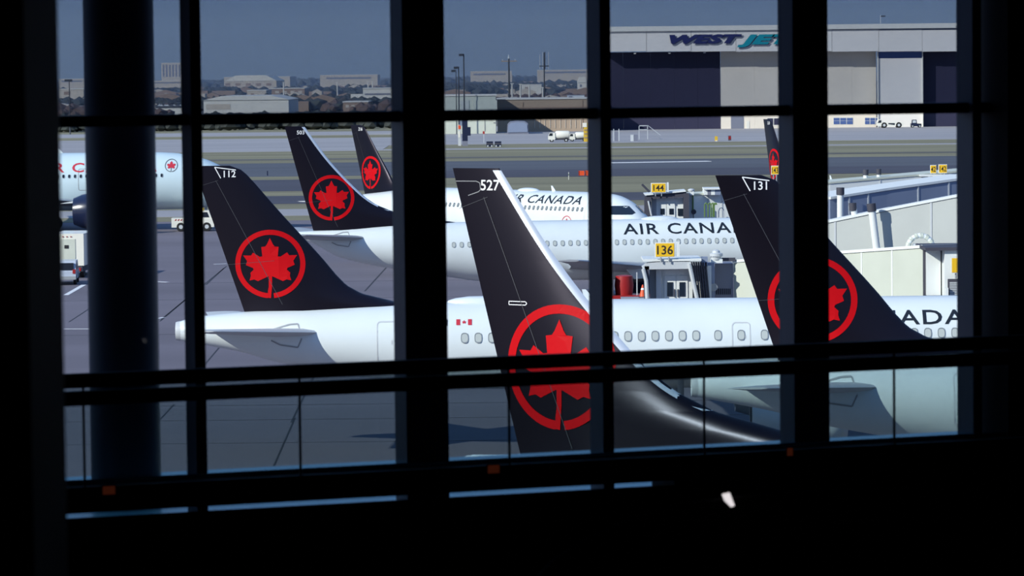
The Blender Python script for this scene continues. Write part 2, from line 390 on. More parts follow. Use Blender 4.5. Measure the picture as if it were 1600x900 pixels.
# hall shell
RX = 4.5
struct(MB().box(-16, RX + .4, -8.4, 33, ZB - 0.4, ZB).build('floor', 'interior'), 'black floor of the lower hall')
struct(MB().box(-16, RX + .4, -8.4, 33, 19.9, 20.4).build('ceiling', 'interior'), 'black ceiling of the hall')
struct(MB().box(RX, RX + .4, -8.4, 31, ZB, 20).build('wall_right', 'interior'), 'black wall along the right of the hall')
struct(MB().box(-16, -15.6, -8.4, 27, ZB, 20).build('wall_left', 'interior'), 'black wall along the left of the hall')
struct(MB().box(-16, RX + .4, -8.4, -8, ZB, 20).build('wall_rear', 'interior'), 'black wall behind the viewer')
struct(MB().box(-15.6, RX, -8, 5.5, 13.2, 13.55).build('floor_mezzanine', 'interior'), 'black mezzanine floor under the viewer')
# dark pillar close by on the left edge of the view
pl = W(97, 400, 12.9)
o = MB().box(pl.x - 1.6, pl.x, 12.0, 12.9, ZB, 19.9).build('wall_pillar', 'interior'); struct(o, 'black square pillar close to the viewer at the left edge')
# round column standing outside the glass on the left
ca, cb = wall(134, 200, 0.75), wall(241, 200, 0.75); uc = (ca[0] + cb[0]) / 2
cpos = worg - wn * 0.75 + wdir * uc; rad = abs(cb[0] - ca[0]) / 2 * 1.0
colo = empty('round_column', (cpos.x, cpos.y, 0), 0, 'thick round dark column standing just behind the left window', 'column')
MB().lathe([(0, rad * 1.0), (ZT + 1.3, rad)], 'Z', n=40, cap=True).build('shaft', 'column', colo, True)
MB().lathe([(0, rad * 1.15), (0.6, rad * 1.15), (0.65, rad)], 'Z', n=40, cap=True).build('base_collar', 'column', colo, True)
# guard rail with tinted glass in front of the window
GV = -0.95
gu = empty('guard_rail', (worg.x, worg.y, 0), WANG, 'black double guard rail with tinted glass panels running along the window', 'railing')
def rail(nm, yc, hpx):
    z = Zp(800, yc, GV); h = hpx / 200 * 1.0 / 2
    b = MB(); b.box(U(-80, 500, GV), U(1620, 500, GV), GV - 0.03, GV + 0.03, z - h, z + h); b.build(nm, 'interior', gu)
    return z
zr1 = rail('top_rail', 566.5, 21); zr2 = rail('lower_rail', 593, 21)
jx = [-208, 130, 468, 795, 1100, 1397, 1690]
zgb = Zp(800, 725, GV)
for a, b_ in zip(jx, jx[1:]):
    MB().box(U(a, 620, GV) + 0.008, U(b_, 620, GV) - 0.008, GV - 0.006, GV + 0.006, zgb, zr1).build('guard_panel', 'guard', gu)
for a in jx:
    uu = U(a, 620, GV); MB().box(uu - 0.008, uu + 0.008, GV - 0.007, GV + 0.007, zgb, zr1).build('panel_joint', 'frame', gu)
MB().box(U(-80, 700, GV), U(1620, 700, GV), GV - 0.04, GV + 0.04, zk, zgb).build('kick_plate', 'interior', gu)
# emissive strips added to stand in for warm lamp reflections in the glass
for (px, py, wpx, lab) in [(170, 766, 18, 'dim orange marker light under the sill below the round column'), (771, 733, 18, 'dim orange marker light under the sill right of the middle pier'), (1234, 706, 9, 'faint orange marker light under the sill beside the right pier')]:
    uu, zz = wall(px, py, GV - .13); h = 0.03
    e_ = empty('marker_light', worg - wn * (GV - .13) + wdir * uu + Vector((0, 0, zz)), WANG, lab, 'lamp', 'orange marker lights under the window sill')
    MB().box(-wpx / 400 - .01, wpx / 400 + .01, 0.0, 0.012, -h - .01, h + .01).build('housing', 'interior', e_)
    MB().box(-wpx / 400, wpx / 400, -0.008, 0.0, -h, h).build('lens', 'warmlamp', e_)  # glowing face of the stand-in, no real lens
# curved black counter at the lower right, with a glowing chip added as a white highlight
cd = 21.0
pts = [(838, 905), (870, 872), (920, 842), (985, 812), (1060, 790), (1140, 777), (1240, 769), (1360, 764), (1480, 768), (1560, 776), (1640, 790)]
cp = [W(x, y, cd) for x, y in pts]
co = empty('curved_counter', (cp[5].x, cd, ZB), 0, 'black curved counter with a thin rail in the dark lower right', 'counter')
outl = [(q.x - cp[5].x, q.z - ZB) for q in cp] + [(cp[-1].x - cp[5].x, 0), (cp[0].x - cp[5].x, 0)]
MB().prism(outl, 0, 0.12, 'Y').build('body', 'matt', co)
hr = [Vector((q.x - cp[5].x, -0.02, q.z - ZB)) for q in cp]
MB().path(hr, 0.012).build('edge_rail', 'interior', co)
a, b_ = W(1298, 817, cd), W(1502, 806, cd)
MB().path([(a.x - cp[5].x, -0.03, a.z - ZB), (b_.x - cp[5].x, -0.03, b_.z - ZB)], 0.014).build('chrome_strip', 'grey', co)
lp = W(1137, 781, cd - .1)
lo = empty('small_lamp', lp, R(0), 'tiny white glowing lamp on the edge of the black counter', 'lamp')
MB().add([(-.035, 0, .035), (0.012, 0, .045), (.042, 0, -.035), (.02, 0, -.045), (-.02, 0, -.005), (0, -.03, 0), (0, .03, 0)],
         [(0, 1, 5), (1, 2, 5), (2, 3, 5), (3, 4, 5), (4, 0, 5), (1, 0, 6), (2, 1, 6), (3, 2, 6), (4, 3, 6), (0, 4, 6)]).build('bulb', 'coldlamp', lo)
MB().tube((0, 0.02, -.02), (0, .06, -.09), .008, n=6).build('stem', 'interior', lo)

# ------------------------------------------------------------------ airliners
def lerp_tab(tab, x, i):
    """smooth (monotone-ish cubic) lookup in a station table"""
    if x <= tab[0][0]: return tab[0][i]
    if x >= tab[-1][0]: return tab[-1][i]
    for k in range(len(tab) - 1):
        a, b = tab[k], tab[k + 1]
        if a[0] <= x <= b[0]:
            h = b[0] - a[0]; t = (x - a[0]) / h; d = (b[i] - a[i]) / h
            def sl(j):
                if j <= 0 or j >= len(tab) - 1: return d
                p = (tab[j][i] - tab[j - 1][i]) / (tab[j][0] - tab[j - 1][0]); q = (tab[j + 1][i] - tab[j][i]) / (tab[j + 1][0] - tab[j][0])
                return 0 if p * q <= 0 else 2 * p * q / (p + q)
            m0, m1 = sl(k) * h, sl(k + 1) * h
            t2, t3 = t * t, t * t * t
            return (2 * t3 - 3 * t2 + 1) * a[i] + (t3 - 2 * t2 + t) * m0 + (-2 * t3 + 3 * t2) * b[i] + (t3 - t2) * m1
# stations: x forward of the fin's trailing-edge root, top, bottom, half width (heights relative to that root)
PROF = {}
PROF['regional'] = [(-2.6, -.36, -1.14, .38), (-2.0, -.2, -1.25, .52), (0, 0, -1.66, .9), (1.1, .06, -2.0, 1.15), (3, .12, -2.38, 1.42), (4.8, .2, -2.7, 1.58), (7, .27, -3.0, 1.7), (9.5, .33, -3.2, 1.75), (12, .35, -3.25, 1.75), (30, .35, -3.25, 1.75), (31.8, .25, -3.2, 1.7), (33, .0, -3.15, 1.58), (34.3, -.55, -3.0, 1.3), (35.3, -1.15, -2.75, .92), (35.9, -1.65, -2.45, .45), (36.1, -1.95, -2.2, .12)]
PROF['narrow'] = [(-1.35, .0, -.32, .14), (-.4, .04, -.6, .4), (1.8, .15, -1.75, 1.0), (5.1, .36, -2.5, 1.5), (8.75, .47, -3.1, 1.82), (11.5, .5, -3.45, 1.88), (28.5, .5, -3.45, 1.88), (31, .42, -3.4, 1.84), (33, .1, -3.25, 1.68), (34.5, -.55, -3.05, 1.4), (36, -1.25, -2.7, 1.0), (37, -1.75, -2.35, .5), (37.25, -2.0, -2.15, .12)]
PROF['medium'] = [(-2.6, -.3, -.9, .3), (0, .1, -1.6, .95), (3, .4, -2.4, 1.5), (6, .65, -3.0, 1.85), (9, .8, -3.35, 1.97), (12, .85, -3.4, 1.97), (29.5, .85, -3.4, 1.97), (31.8, .72, -3.35, 1.9), (33.2, .35, -3.2, 1.72), (34.5, -.4, -3.0, 1.4), (35.4, -1.1, -2.7, .95), (35.9, -1.6, -2.4, .5), (36.1, -1.85, -2.15, .12)]
PROF['wide'] = [(-3, .8, .3, .3), (2, .9, -1.2, 1.2), (8, .95, -3.0, 2.2), (14, 1.0, -4.4, 2.75), (17, 1.0, -4.64, 2.82), (49, 1.0, -4.64, 2.82), (52, .85, -4.6, 2.75), (54.5, .25, -4.45, 2.5), (56.5, -.7, -4.1, 2.0), (57.8, -1.6, -3.6, 1.3), (58.5, -2.3, -3.1, .6), (58.7, -2.55, -2.85, .15)]
FIN = {}
FIN['regional'] = dict(te=[(0, 0), (-1.95, 5.87)], le=[(9.0, .05), (7.5, .17), (5.95, .37), (4.8, .66), (4.18, .98), (3.69, 1.46), (3.23, 2.03), (1.59, 3.87), (.97, 4.59), (.26, 5.41), (-.05, 5.70), (-.5, 5.87)], strip=None, rc=(1.08, 1.92), rr=(1.41, 1.37))
FIN['narrow'] = dict(te=[(0, 0), (-1.79, 6.87)], le=[(10.5, .3), (8.6, .58), (6.9, .88), (5.2, 1.25), (4.17, 1.67), (3.5, 2.12), (2.9, 2.65), (1.04, 4.67), (-.42, 6.72), (-.52, 6.87)], strip=1.3, rc=(1.19, 2.2), rr=(1.48, 1.48))
FIN['wide'] = dict(te=[(0, 0), (-2.4, 9.0)], le=[(9, .4), (7, 1.2), (-.2, 8.8), (-.5, 9.0)], strip=None, rc=(1.9, 3.2), rr=(2.0, 2.0))
def airliner(name, label, pk, px, py, d, yaw, k=1.0, paint='white', finpaint='black', number=None, titles=None, wins=(), win=(.30, .42), wz=-1.0,
             fin='regional', flag=None, reg=None, doors=(), small=None, finround=True, span=17.0, xw=None, strip=True, cockpit=True, tl=False, winglet=True, winmats=('pane', 'rim'), engpaint='white'):
    root_w = W(px, py, d); zr = root_w.z / k
    T = empty(name, (root_w.x, root_w.y, 0), yaw, label, 'airplane', 'airliners parked at the gates'); T.scale = (k, k, k)
    tab = PROF[pk]; L0, L1 = tab[0][0], tab[-1][0]
    def sec(x): return lerp_tab(tab, x, 1), lerp_tab(tab, x, 2), lerp_tab(tab, x, 3)
    xs = []
    x = L0
    while x < L1: xs.append(x); x += 0.25 if (x > L1 - 6.5 or x < L0 + 3) else (0.6 if x < L0 + 14 else 1.5)
    xs.append(L1); n = 44; rings = []
    for x in xs:
        t, b, w = sec(x); zc, hh = (t + b) / 2 + zr, (t - b) / 2
        rings.append([(x, w * math.sin(2 * math.pi * i / n), zc + hh * math.cos(2 * math.pi * i / n)) for i in range(n)])
    MB().loft(rings).build('fuselage', paint, T, True)
    def side(off=0.012, s=-1):
        def fn(x, z):
            t, b, w = sec(x); zc, hh = (t + b) / 2, (t - b) / 2; q = max(-.995, min(.995, (z - zc) / hh)); y = w * math.sqrt(1 - q * q)
            nv = Vector((0, y / (w * w), (z - zc) / (hh * hh))).normalized()
            return Vector((x, s * (y + nv.y * off), z + zr + nv.z * off))
        return fn
    S = side()
    # exhaust in the tail cone
    t, b, w = sec(L0)
    MB().lathe([(-.02, w * .62), (-.10, w * .80), (-.16, w * .95), (-.05, w * 1.03), (.25, w * 1.06)], 'X', (L0, 0, (t + b) / 2 + zr), 20).build('exhaust_ring', 'lgrey', T, True)
    MB().lathe([(-.03, w * .01), (-.03, w * .70)], 'X', (L0, 0, (t + b) / 2 + zr), 20).build('exhaust_mouth', 'dark', T)
    # fin
    fd = FIN[fin]; te = fd['te']; le = fd['le']; H = te[-1][1]; slope = te[-1][0] / H
    zl = [p[1] for p in le]
    def lex(z): return lerp_tab([(p[1], p[0]) for p in le], z, 1) if z >= zl[0] else le[0][0] + (zl[0] - z) * 3
    def half(x, z):
        dl = max(0, lex(z) - x); dt = max(0, x - slope * z); T_ = .42 + (.15 - .42) * max(0, z) / H; u_ = min(1, dl / 2.3)
        if dl <= 0: return 0.004
        return max(.012, T_ * math.sqrt(max(0, 1 - (1 - u_) ** 2)) * min(1, (dt / 2.2 + .03) ** .75)) if dl > .0 else .004
    zs = sorted(set([-.35, 0] + [round(q, 3) for q in zl] + [H * i / 16 for i in range(17)])); rings = []
    fr = [0, .03, .08, .16, .26, .38, .5, .62, .74, .84, .91, .95, .975, .99, 1.0]
    for z in zs:
        a, b = slope * z, lex(z); c_ = b - a; up = []; dn = []
        # cluster towards the leading edge in metres
        st = [a + c_ * f for f in fr[:11]] + [b - min(.35, c_ * .06), b - min(.12, c_ * .03), b - min(.03, c_ * .01), b]
        st = sorted(st)
        for q in st: up.append((q, half(q, z), z + zr)); dn.append((q, -half(q, z), z + zr))
        rings.append(up + dn[::-1])
    FN = MB().loft(rings).build('tail_fin', finpaint, T, True)
    def finmap(off=.012):
        return lambda x, z: Vector((x, -(half(x, z) + off), z + zr))
    if strip and fd['strip']:
        rs = []
        z = fd['strip']
        while z <= H - .02:
            b = lex(z); q = [b - .19, b - .10, b - .035, b]
            up = [(x, half(x, z) + .012, z + zr) for x in q[:-1]]; dn = [(x, -half(x, z) - .012, z + zr) for x in q[:-1]]
            rs.append(up + [(b + .015, 0, z + zr)] + dn[::-1]); z += .12
        MB().loft(rs, False, closed=False).build('leading_edge', 'silver', FN, True)
    if finround:
        cx, cz = fd['rc']; rx, rz = fd['rr']
        polys = [[(cx + rx * a, cz + rz * b) for a, b in p] for p in roundel()]
        vs, fs = polyfaces(polys); decal('maple_leaf_roundel', vs, fs, finmap(), 'red', FN, .35)
    if number:
        hN = .26 if fin == 'regional' else .245
        vs, fs, wd = text2d(number, hN, .012)
        x0, z0 = (-.74, H - .46) if fin == 'regional' else (-1.0, H - .52)
        letters('fin_digit', [(x0 + a, z0 + b) for a, b in vs], fs, finmap(.01), 'num', FN, .2)
    if number == '527':
        st = lambda P_: polyfaces([strip2d(a, b, .02) for a, b in zip(P_, P_[1:])])
        for nm, P_, m_2 in (('latch_outline', [(-.22, 3.64), (-.22, 3.72), (.25, 3.72), (.29, 3.68), (.25, 3.64), (-.22, 3.64)], 'num'), ('tip_box', [(-1.7, 6.56), (-1.12, 6.56), (-1.02, 6.52), (-1.0, 6.36), (-1.06, 6.31), (-1.35, 6.22)], 'line')):
            vs, fs = st(P_); decal(nm, vs, fs, finmap(.014), m_2, FN, .3)
    if tl:      # thin white tip lines
        vs, fs = polyfaces([strip2d((-1.10, H - .06), (-.86, H - .50), .035), strip2d((-1.10, H - .06), (-.25, H - .18), .035)])
        decal('tip_line', vs, fs, finmap(.01), 'num', FN, .2)
    # rudder hinge line and panel breaks
    hl = [strip2d((slope * H * .93 + .75, H * .9), (1.55, .3), .018), strip2d((slope * H * .9, H * .86), (slope * H * .9 + .8, H * .9), .012), strip2d((slope * 1.9, 1.9), (1.25, 2.05), .012)]
    vs, fs = polyfaces(hl); decal('rudder_line', vs, fs, finmap(.014), 'hair', FN, .3)
    # tail planes
    for s in (-1, 1):
        rl, rt, sp = (3.75, -1.1, 5.6) if pk != 'wide' else (5, -1.5, 9)
        zq = -.85 if pk in ('regional', 'medium') else -.45
        rs = []
        for f in [0, .25, .5, .75, .93, 1.0]:
            l_ = rl + (-.75 - rl) * f; t_ = rt + (-2.05 - rt) * f; yv = (.45 + (sp - .45) * f) * s; zv = zq + f * sp * .085; th = (.20 - .12 * f) * (1 if f < 1 else .4); c_ = l_ - t_
            sh = [(1, 0), (.97, .45), (.85, .9), (.6, 1), (.3, .6), (0, .05), (.3, -.5), (.6, -.9), (.85, -.8), (.97, -.4)]
            rs.append([(t_ + c_ * a, yv, zv + zr + th * b) for a, b in sh])
        tp = MB().loft(rs).build('tail_plane', 'wgrey' if pk == 'narrow' else 'lgrey', T, True)
        # fairing where the tail plane meets the body
        up_ = [(1.23, -.64), (1.87, -.46), (2.2, -.44), (2.31, -.74)]; lo_ = [(1.13, -1.08), (1.49, -1.26), (2.2, -1.36), (2.36, -1.0)]
        for P_ in (up_, lo_): vs, fs = polyfaces([strip2d((a[0], a[1] + zq + .85), (b[0], b[1] + zq + .85), .055) for a, b in zip(P_, P_[1:])]); decal('fairing_seal', vs, fs, side(.02, s), 'grey', T, .3)
    # wings, engines
    LX = L1 - L0; xr = xw if xw else L0 + LX * .635; zb = sec(xr)[1] + .75; hw = sec(xr)[2]
    for s in (-1, 1):
        rs = []
        for f in [0, .12, .35, .65, .9, 1.0]:
            yv = (hw * .55 + (span - hw * .55) * f) * s; l_ = xr - (span - hw) * .52 * f; c0 = 6.6 if pk != 'wide' else 11
            ch = c0 + (1.5 - c0) * (1 - (1 - f) ** 1.35 if f < 1 else 1); t_ = l_ - ch; th = .42 * (1 - .8 * f); zv = zb + zr + f * span * .085
            sh = [(1, 0), (.97, .4), (.85, .85), (.6, 1), (.3, .6), (0, .05), (.3, -.3), (.6, -.6), (.85, -.6), (.97, -.3)]
            rs.append([(t_ + ch * a, yv, zv + th * b) for a, b in sh])
        wg = MB().loft(rs).build('wing', 'wgrey', T, True)
        tipx = xr - (span - hw) * .52; zt_ = zb + zr + span * .085
        if winglet: MB().prism([(tipx, zt_), (tipx - 1.5, zt_), (tipx - 2.6, zt_ + 2.0), (tipx - 2.0, zt_ + 2.0)], span * s - .04, span * s + .04, 'Y').build('winglet', 'white', wg)
        er = 1.15 if pk != 'wide' else 1.7; ey = hw + 3.2 * (1 if pk != 'wide' else 1.9); exx = xr - 1.0 + (.8 if pk != 'wide' else 1.5); ez = max(zb + zr - .95 - er * .35, er + .55)
        N = MB().lathe([(0, er * .86), (.12, er * .97), (.5, er * 1.05), (1.6, er * 1.08), (2.8, er * .95), (3.6, er * .75), (3.6, er * .6)], 'X', (0, 0, 0), 26)
        N.v = [(exx + 1.8 - a, ey * s + b, ez + c_) for a, b, c_ in N.v]
        en = N.build('engine', engpaint, T, True)
        K = MB().lathe([(.02, er * .86), (-.08, er * .93), (.12, er * 1.0)], 'X', (0, 0, 0), 26); K.v = [(exx + 1.8 - a, ey * s + b, ez + c_) for a, b, c_ in K.v]; K.build('inlet_lip', 'silver', en, True)
        K = MB().lathe([(.5, .02), (.55, er * .86)], 'X', (0, 0, 0), 26); K.v = [(exx + 1.8 - a, ey * s + b, ez + c_) for a, b, c_ in K.v]; K.build('fan', 'dark', en)
        MB().prism([(exx + .6, ez + er * .8), (exx - 2.6, ez + er * .5), (exx - 3.2, zb + zr + .25), (exx - .6, zb + zr + .35)], ey * s - .16, ey * s + .16, 'Y').build('pylon', 'white', T)
    # landing gear
    wr = .52 if pk != 'wide' else .65
    for gx, gy, dbl in [(xr - 4.6, 2.7, 1), (xr - 4.6, -2.7, 1), (L1 - 4.2, 0, 1)]:
        r_ = wr * (1 if gx < L1 - 5 else .72)
        g = MB().tube((gx, gy, r_), (gx, gy * .9, zb + zr if gx < L1 - 5 else sec(gx)[1] + zr + .3), .13, n=10).build('gear_strut', 'lgrey', T, True)
        for q in (-.34, .34):
            Wl = MB().lathe([(-.16, r_ * .55), (-.17, r_ * .9), (-.1, r_), (.1, r_), (.17, r_ * .9), (.16, r_ * .55)], 'Y', (gx, gy + q, r_), 20, cap=True).build('wheel', 'rubber', g, True)
    # cabin windows
    if wins:
        wm = MB(); nn = 14; a, b = win
        def rr_(sc): return [(a / 2 * sc * math.copysign(abs(math.cos(2 * math.pi * i / nn)) ** .7, math.cos(2 * math.pi * i / nn)), 0, b / 2 * sc * math.copysign(abs(math.sin(2 * math.pi * i / nn)) ** .7, math.sin(2 * math.pi * i / nn))) for i in range(nn)]
        o_, i_ = rr_(1.0), rr_(.80)
        o2 = [(p[0], -.012, p[2]) for p in o_]; i2 = [(p[0], -.006, p[2]) for p in i_]
        wm.loft([o_, o2, i2], False, 1); wm.add(i2, [tuple(range(nn))], 0)
        me = wm.mesh('cabin_window', list(winmats))
        for x in wins:
            p = S(x, wz); t, b_, w = sec(x); zc, hh = (t + b_) / 2, (t - b_) / 2; q = (wz - zc) / hh; ang = math.atan2(q / hh, math.sqrt(1 - q * q) / w)
            o = link('cabin_window', me, T, p); o.rotation_euler = (-ang, 0, 0)
    if titles:
        txt, x0, wd_, z0, hh_, tm = titles
        vs, fs, wd = text2d(txt, hh_, .012, 1.12)
        letters('title_letter', [(x0 + a * wd_ / wd, z0 + b) for a, b in vs], fs, side(.010), tm, T, .12, 'z')
    if reg:
        vs, fs, wd = text2d(reg[0], reg[3], .01); decal('registration_letter', [(reg[1] + a, reg[2] + b) for a, b in vs], fs, S, 'title', T, .2)
    if flag:
        x0, z0, w_, h_ = flag
        lf = [(x0 + w_ / 2 + a * h_ * .48, z0 + h_ / 2 + b * h_ * .48) for a, b in leaf_poly()]
        vs, fs = polyfaces([[(x0, z0), (x0 + w_ * .25, z0), (x0 + w_ * .25, z0 + h_), (x0, z0 + h_)], [(x0 + w_ * .75, z0), (x0 + w_, z0), (x0 + w_, z0 + h_), (x0 + w_ * .75, z0 + h_)], lf])
        decal('flag', vs, fs, S, 'darkred', T, .2)
    for (x0, x1, z0, z1) in doors:
        lw = .045; r_ = .16
        def ring(ins):
            q = []
            for cx, cz, a0 in ((x1 - r_, z1 - r_, 0), (x0 + r_, z1 - r_, 90), (x0 + r_, z0 + r_, 180), (x1 - r_, z0 + r_, 270)):
                for j in range(5): q.append((cx + (r_ - ins) * math.cos(R(a0 + 22.5 * j)), cz + (r_ - ins) * math.sin(R(a0 + 22.5 * j))))
            return q
        A, B = ring(0), ring(lw); polys = [[A[i], A[(i + 1) % 20], B[(i + 1) % 20], B[i]] for i in range(20)]
        polys.append(strip2d((x0 + (x1 - x0) * .72, (z0 * .55 + z1 * .45)), (x0 + (x1 - x0) * .72, (z0 * .45 + z1 * .55)), .05))
        vs, fs = polyfaces(polys); decal('cabin_door', vs, fs, side(.009), 'lgrey' if paint == 'white' else 'line', T, .25)
    if small:
        x0, z0, r_, m1 = small
        lv, lf_ = polyfaces([[(x0 + r_ * .95 * a, z0 + r_ * .95 * b) for a, b in p] for p in [leaf_poly()]])
        decal('small_leaf', lv, lf_, side(.012), 'darkred', T, .3)
        polys = [[(x0 + r_ * a, z0 + r_ * b) for a, b in p] for p in roundel(.90)[1:]]
        vs, fs = polyfaces(polys); decal('small_roundel', vs, fs, side(.012), m1, T, .3)
    if cockpit:
        z0, z1 = {'regional': (-.95, -.4), 'narrow': (-.95, -.42), 'medium': (-.75, -.1), 'wide': (-1.3, -.5)}[pk]
        xa = L1 - {'regional': 3.3, 'narrow': 4.6, 'medium': 3.6, 'wide': 4.8}[pk]
        for s in (-1, 1):
            fn = side(.015, s); V = []; Fs = []; x = xa; c_ = 0
            while x < L1 - .2:
                t = sec(x)[0]
                if t < z0 + .08: break
                hi = min(z1, t - .03); lo = z0 + (.16 if x < xa + .35 else 0)
                V += [fn(x, lo + (hi - lo) * j / 4) for j in range(5)]; c_ += 1; x += .12
            for i in range(c_ - 1):
                for j in range(4): Fs.append((i * 5 + j, i * 5 + j + 1, i * 5 + 6 + j, i * 5 + 5 + j))
            MB().add(V, Fs).build('cockpit_glazing', 'darkglass', T, True)
    # roof antenna blade
    for xx in ((L0 + LX * .42, L0 + LX * .70) if pk != 'narrow' else ()):
        t = sec(xx)[0] + zr; MB().prism([(xx, t - .02), (xx + .45, t - .02), (xx + .05, t + .4), (xx - .1, t + .4)], -.02, .02, 'Y').build('antenna', 'white', T)
    xx = L0 + LX * (.31 if pk == 'regional' else .625); t = sec(xx)[0] + zr
    dm = MB(); rs = []
    for f, g in ((-1, .02), (-.92, .4), (-.7, .72), (-.3, .97), (.2, 1), (.6, .8), (.9, .4), (1, .02)):
        rs.append([(xx + 1.3 * f, .5 * g * math.sin(2 * math.pi * i / 16), t - .06 + .26 * g * math.cos(2 * math.pi * i / 16)) for i in range(16)])
    dm.loft(rs).build('antenna_dome', 'white', T, True)
    return T
a_w = [18.03 - .54 * i for i in range(18)] + [18.9, 19.82, 20.75] + [21.29 + .54 * i for i in range(20)]
n_w = [9.0 + .508 * i for i in range(42) if i not in (19,)]
AD = [(5.35, 6.2, -2.0, -.35), (19.45, 20.2, -1.7, -.52), (32.0, 32.85, -2.1, -.35)]
airliner('airliner', 'white airliner with black maple leaf fin numbered 112', 'regional', 382, 487, 141, 0, 1.0, number='112', tl=True, wins=a_w, wz=-1.03, titles=('AIR CANADA', 20.95, 7.8, -.68, .54, 'title'), flag=(8.52, -.53, .62, .22), reg=('N', 7.95, -.55, .24), doors=AD)
airliner('airliner', 'white airliner with black maple leaf fin numbered 131 beside the gate 136 bridge', 'regional', 1216, 563, 111, 0, 1.0, number='131', tl=True, wins=a_w, wz=-1.03, titles=('AIR CANADA', 20.95, 7.8, -.68, .54, 'title'), doors=AD, span=15.6)
airliner('airliner', 'nearest airliner, large black fin numbered 527 with silver leading edge', 'narrow', 815, 714, 86.3, R(-29), 1.035, number='527', fin='narrow', wins=n_w, win=(.26, .36), wz=-.92, titles=('AIR CANADA', 20.1, 9.2, -.42, .64, 'title'), span=14.8)
airliner('airliner', 'white airliner with black fin numbered 503 and full black titles', 'narrow', 490, 362, 221, R(6), .9645, number='503', fin='narrow', wins=n_w, win=(.26, .36), wz=-.92, titles=('AIR CANADA', 20.15, 9.3, -.42, .66, 'title'), doors=[(6.0, 6.8, -2.2, -.4), (33.0, 33.8, -2.2, -.4)], engpaint='navy', winglet=False)
m_w = [8.5 + .53 * i for i in range(42)]
airliner('airliner', 'white airliner parked at an angle behind fin 503, slanted titles and visible cockpit', 'medium', 571, 305, 280, R(-51), .95, number='216', wins=m_w, win=(.24, .34), wz=-.42, titles=('AIR CANADA', 20.2, 9.6, -.05, .60, 'title'), small=(28.6, -1.55, .62, 'darkred'), doors=[(30.6, 31.4, -1.9, .1)], winmats=('rim', 'dark'), winglet=False, span=12.5)
airliner('airliner', 'airliner half hidden behind the right pier, only its narrow red roundel fin showing', 'medium', 1206, 290, 312, R(-73), 1.0, number='210', wins=m_w[:20], win=(.24, .34), wz=-.42, winglet=False, span=14)
# old pale blue wide-body on the left: its nose is at the right
Dw = 344.0
nose = W(386, 300, Dw)
tailpx = 800 + (nose.x - 58.7) * F / Dw
w_w = [57.5 - 7.0 - .56 * i for i in range(48)]
airliner('airliner', 'pale ice blue wide body airliner with red titles at the far left', 'wide', tailpx, 262, Dw, 0, 1.0, paint='iceblue', finpaint='iceblue', fin='wide', titles=('AIR CANADA', 38.0, 12.0, -.82, .88, 'darkred'), wins=w_w, win=(.26, .38), wz=-1.22, finround=False, small=(51.4, -.28, .62, 'hair'), span=29, xw=44, strip=False, winmats=('darkglass', 'rim'), doors=[(42.4, 43.5, -2.6, -.5)], engpaint='navy')

# ------------------------------------------------------------------ boarding bridges
def sign(px0, py0, px1, py1, d, txt, label, depth=.12, post=.25, side_px=0, ink='signink', single=True):
    a, b = W(px0, py0, d), W(px1, py1, d); w, h = b.x - a.x, a.z - b.z
    t = empty('gate_sign', (a.x, d, b.z), 0, label, 'sign', 'yellow gate number signs')
    MB().box(0, w, .02, depth, 0, h).build('frame', 'bwhite', t)
    MB().box(w * .05, w * .95, 0, .02, h * .06, h * .94).build('face', 'yellow', t)
    vs, fs, wd = text2d(txt, h * .58, .015); k = min(1.0, w * .78 / wd)
    letters('digit', [(w / 2 - wd * k / 2 + x * k, h * .21 + z) for x, z in vs], fs, lambda x, z: Vector((x, -.006, z)), ink, t, 9)
    if side_px:
        MB().box(w + .06, w + side_px * d / F, .02, depth * .6 + .3, .03, h + .03).build('return_panel', 'bwhite', t)
    MB().tube((w * .3, depth * .6, -post), (w * .3, depth * .6, .02), .04, n=8).build('post', 'grey', t); MB().tube((w * .7, depth * .6, -post), (w * .7, depth * .6, .02), .04, n=8).build('post', 'grey', t)
    return t
def L(T, px, py, d):            # pixel at depth d in the thing's own coordinates
    return W(px, py, d) - T.location
def lbox(T, px0, py0, px1, py1, d, dep, name, m, parent=None, py2=None):
    """box whose front face covers the pixel rectangle at depth d"""
    a, b = W(px0, py0, d) - T.location, W(px1, py1, d) - T.location
    return MB().box(a.x, b.x, d - T.location.y, d - T.location.y + dep, b.z, a.z).build(name, m, parent or T)
def tunnel(T, pts, h, w, m, name='tunnel', ribs=0, ribm='bwhite', roof='bwhite', seam=0):
    """box tube along a roof-edge line: pts = (px, py, depth) of its near top edge"""
    P = [L(T, *q) for q in pts]
    for a, b in zip(P, P[1:]):
        dv = (b - a); dn = Vector((dv.x, dv.y, 0)).normalized(); pn = Vector((-dn.y, dn.x, 0)); pn = pn if pn.y > 0 else -pn
        q = []
        for p in (a, b):
            q.append([p, p + pn * w, p + pn * w - Vector((0, 0, h)), p - Vector((0, 0, h))])
        body = MB().loft(q).build(name, m, T)
        q = []
        for p in (a, b):
            p = p - pn * .06; q.append([p + Vector((0, 0, .02)), p + pn * (w + .12) + Vector((0, 0, .02)), p + pn * (w + .12) + Vector((0, 0, .16)), p + Vector((0, 0, .16))])
        MB().loft(q).build('roof_cap', roof, T)
        n_ = ribs
        for i in range(1, n_ + 1):
            c = a + dv * (i / (n_ + 1)) - pn * .03
            MB().loft([[c - dn * .05, c + dn * .05, c + dn * .05 + pn * .06, c - dn * .05 + pn * .06], [x - Vector((0, 0, h)) for x in (c - dn * .05, c + dn * .05, c + dn * .05 + pn * .06, c - dn * .05 + pn * .06)]]).build('rib', ribm, body)
    return P
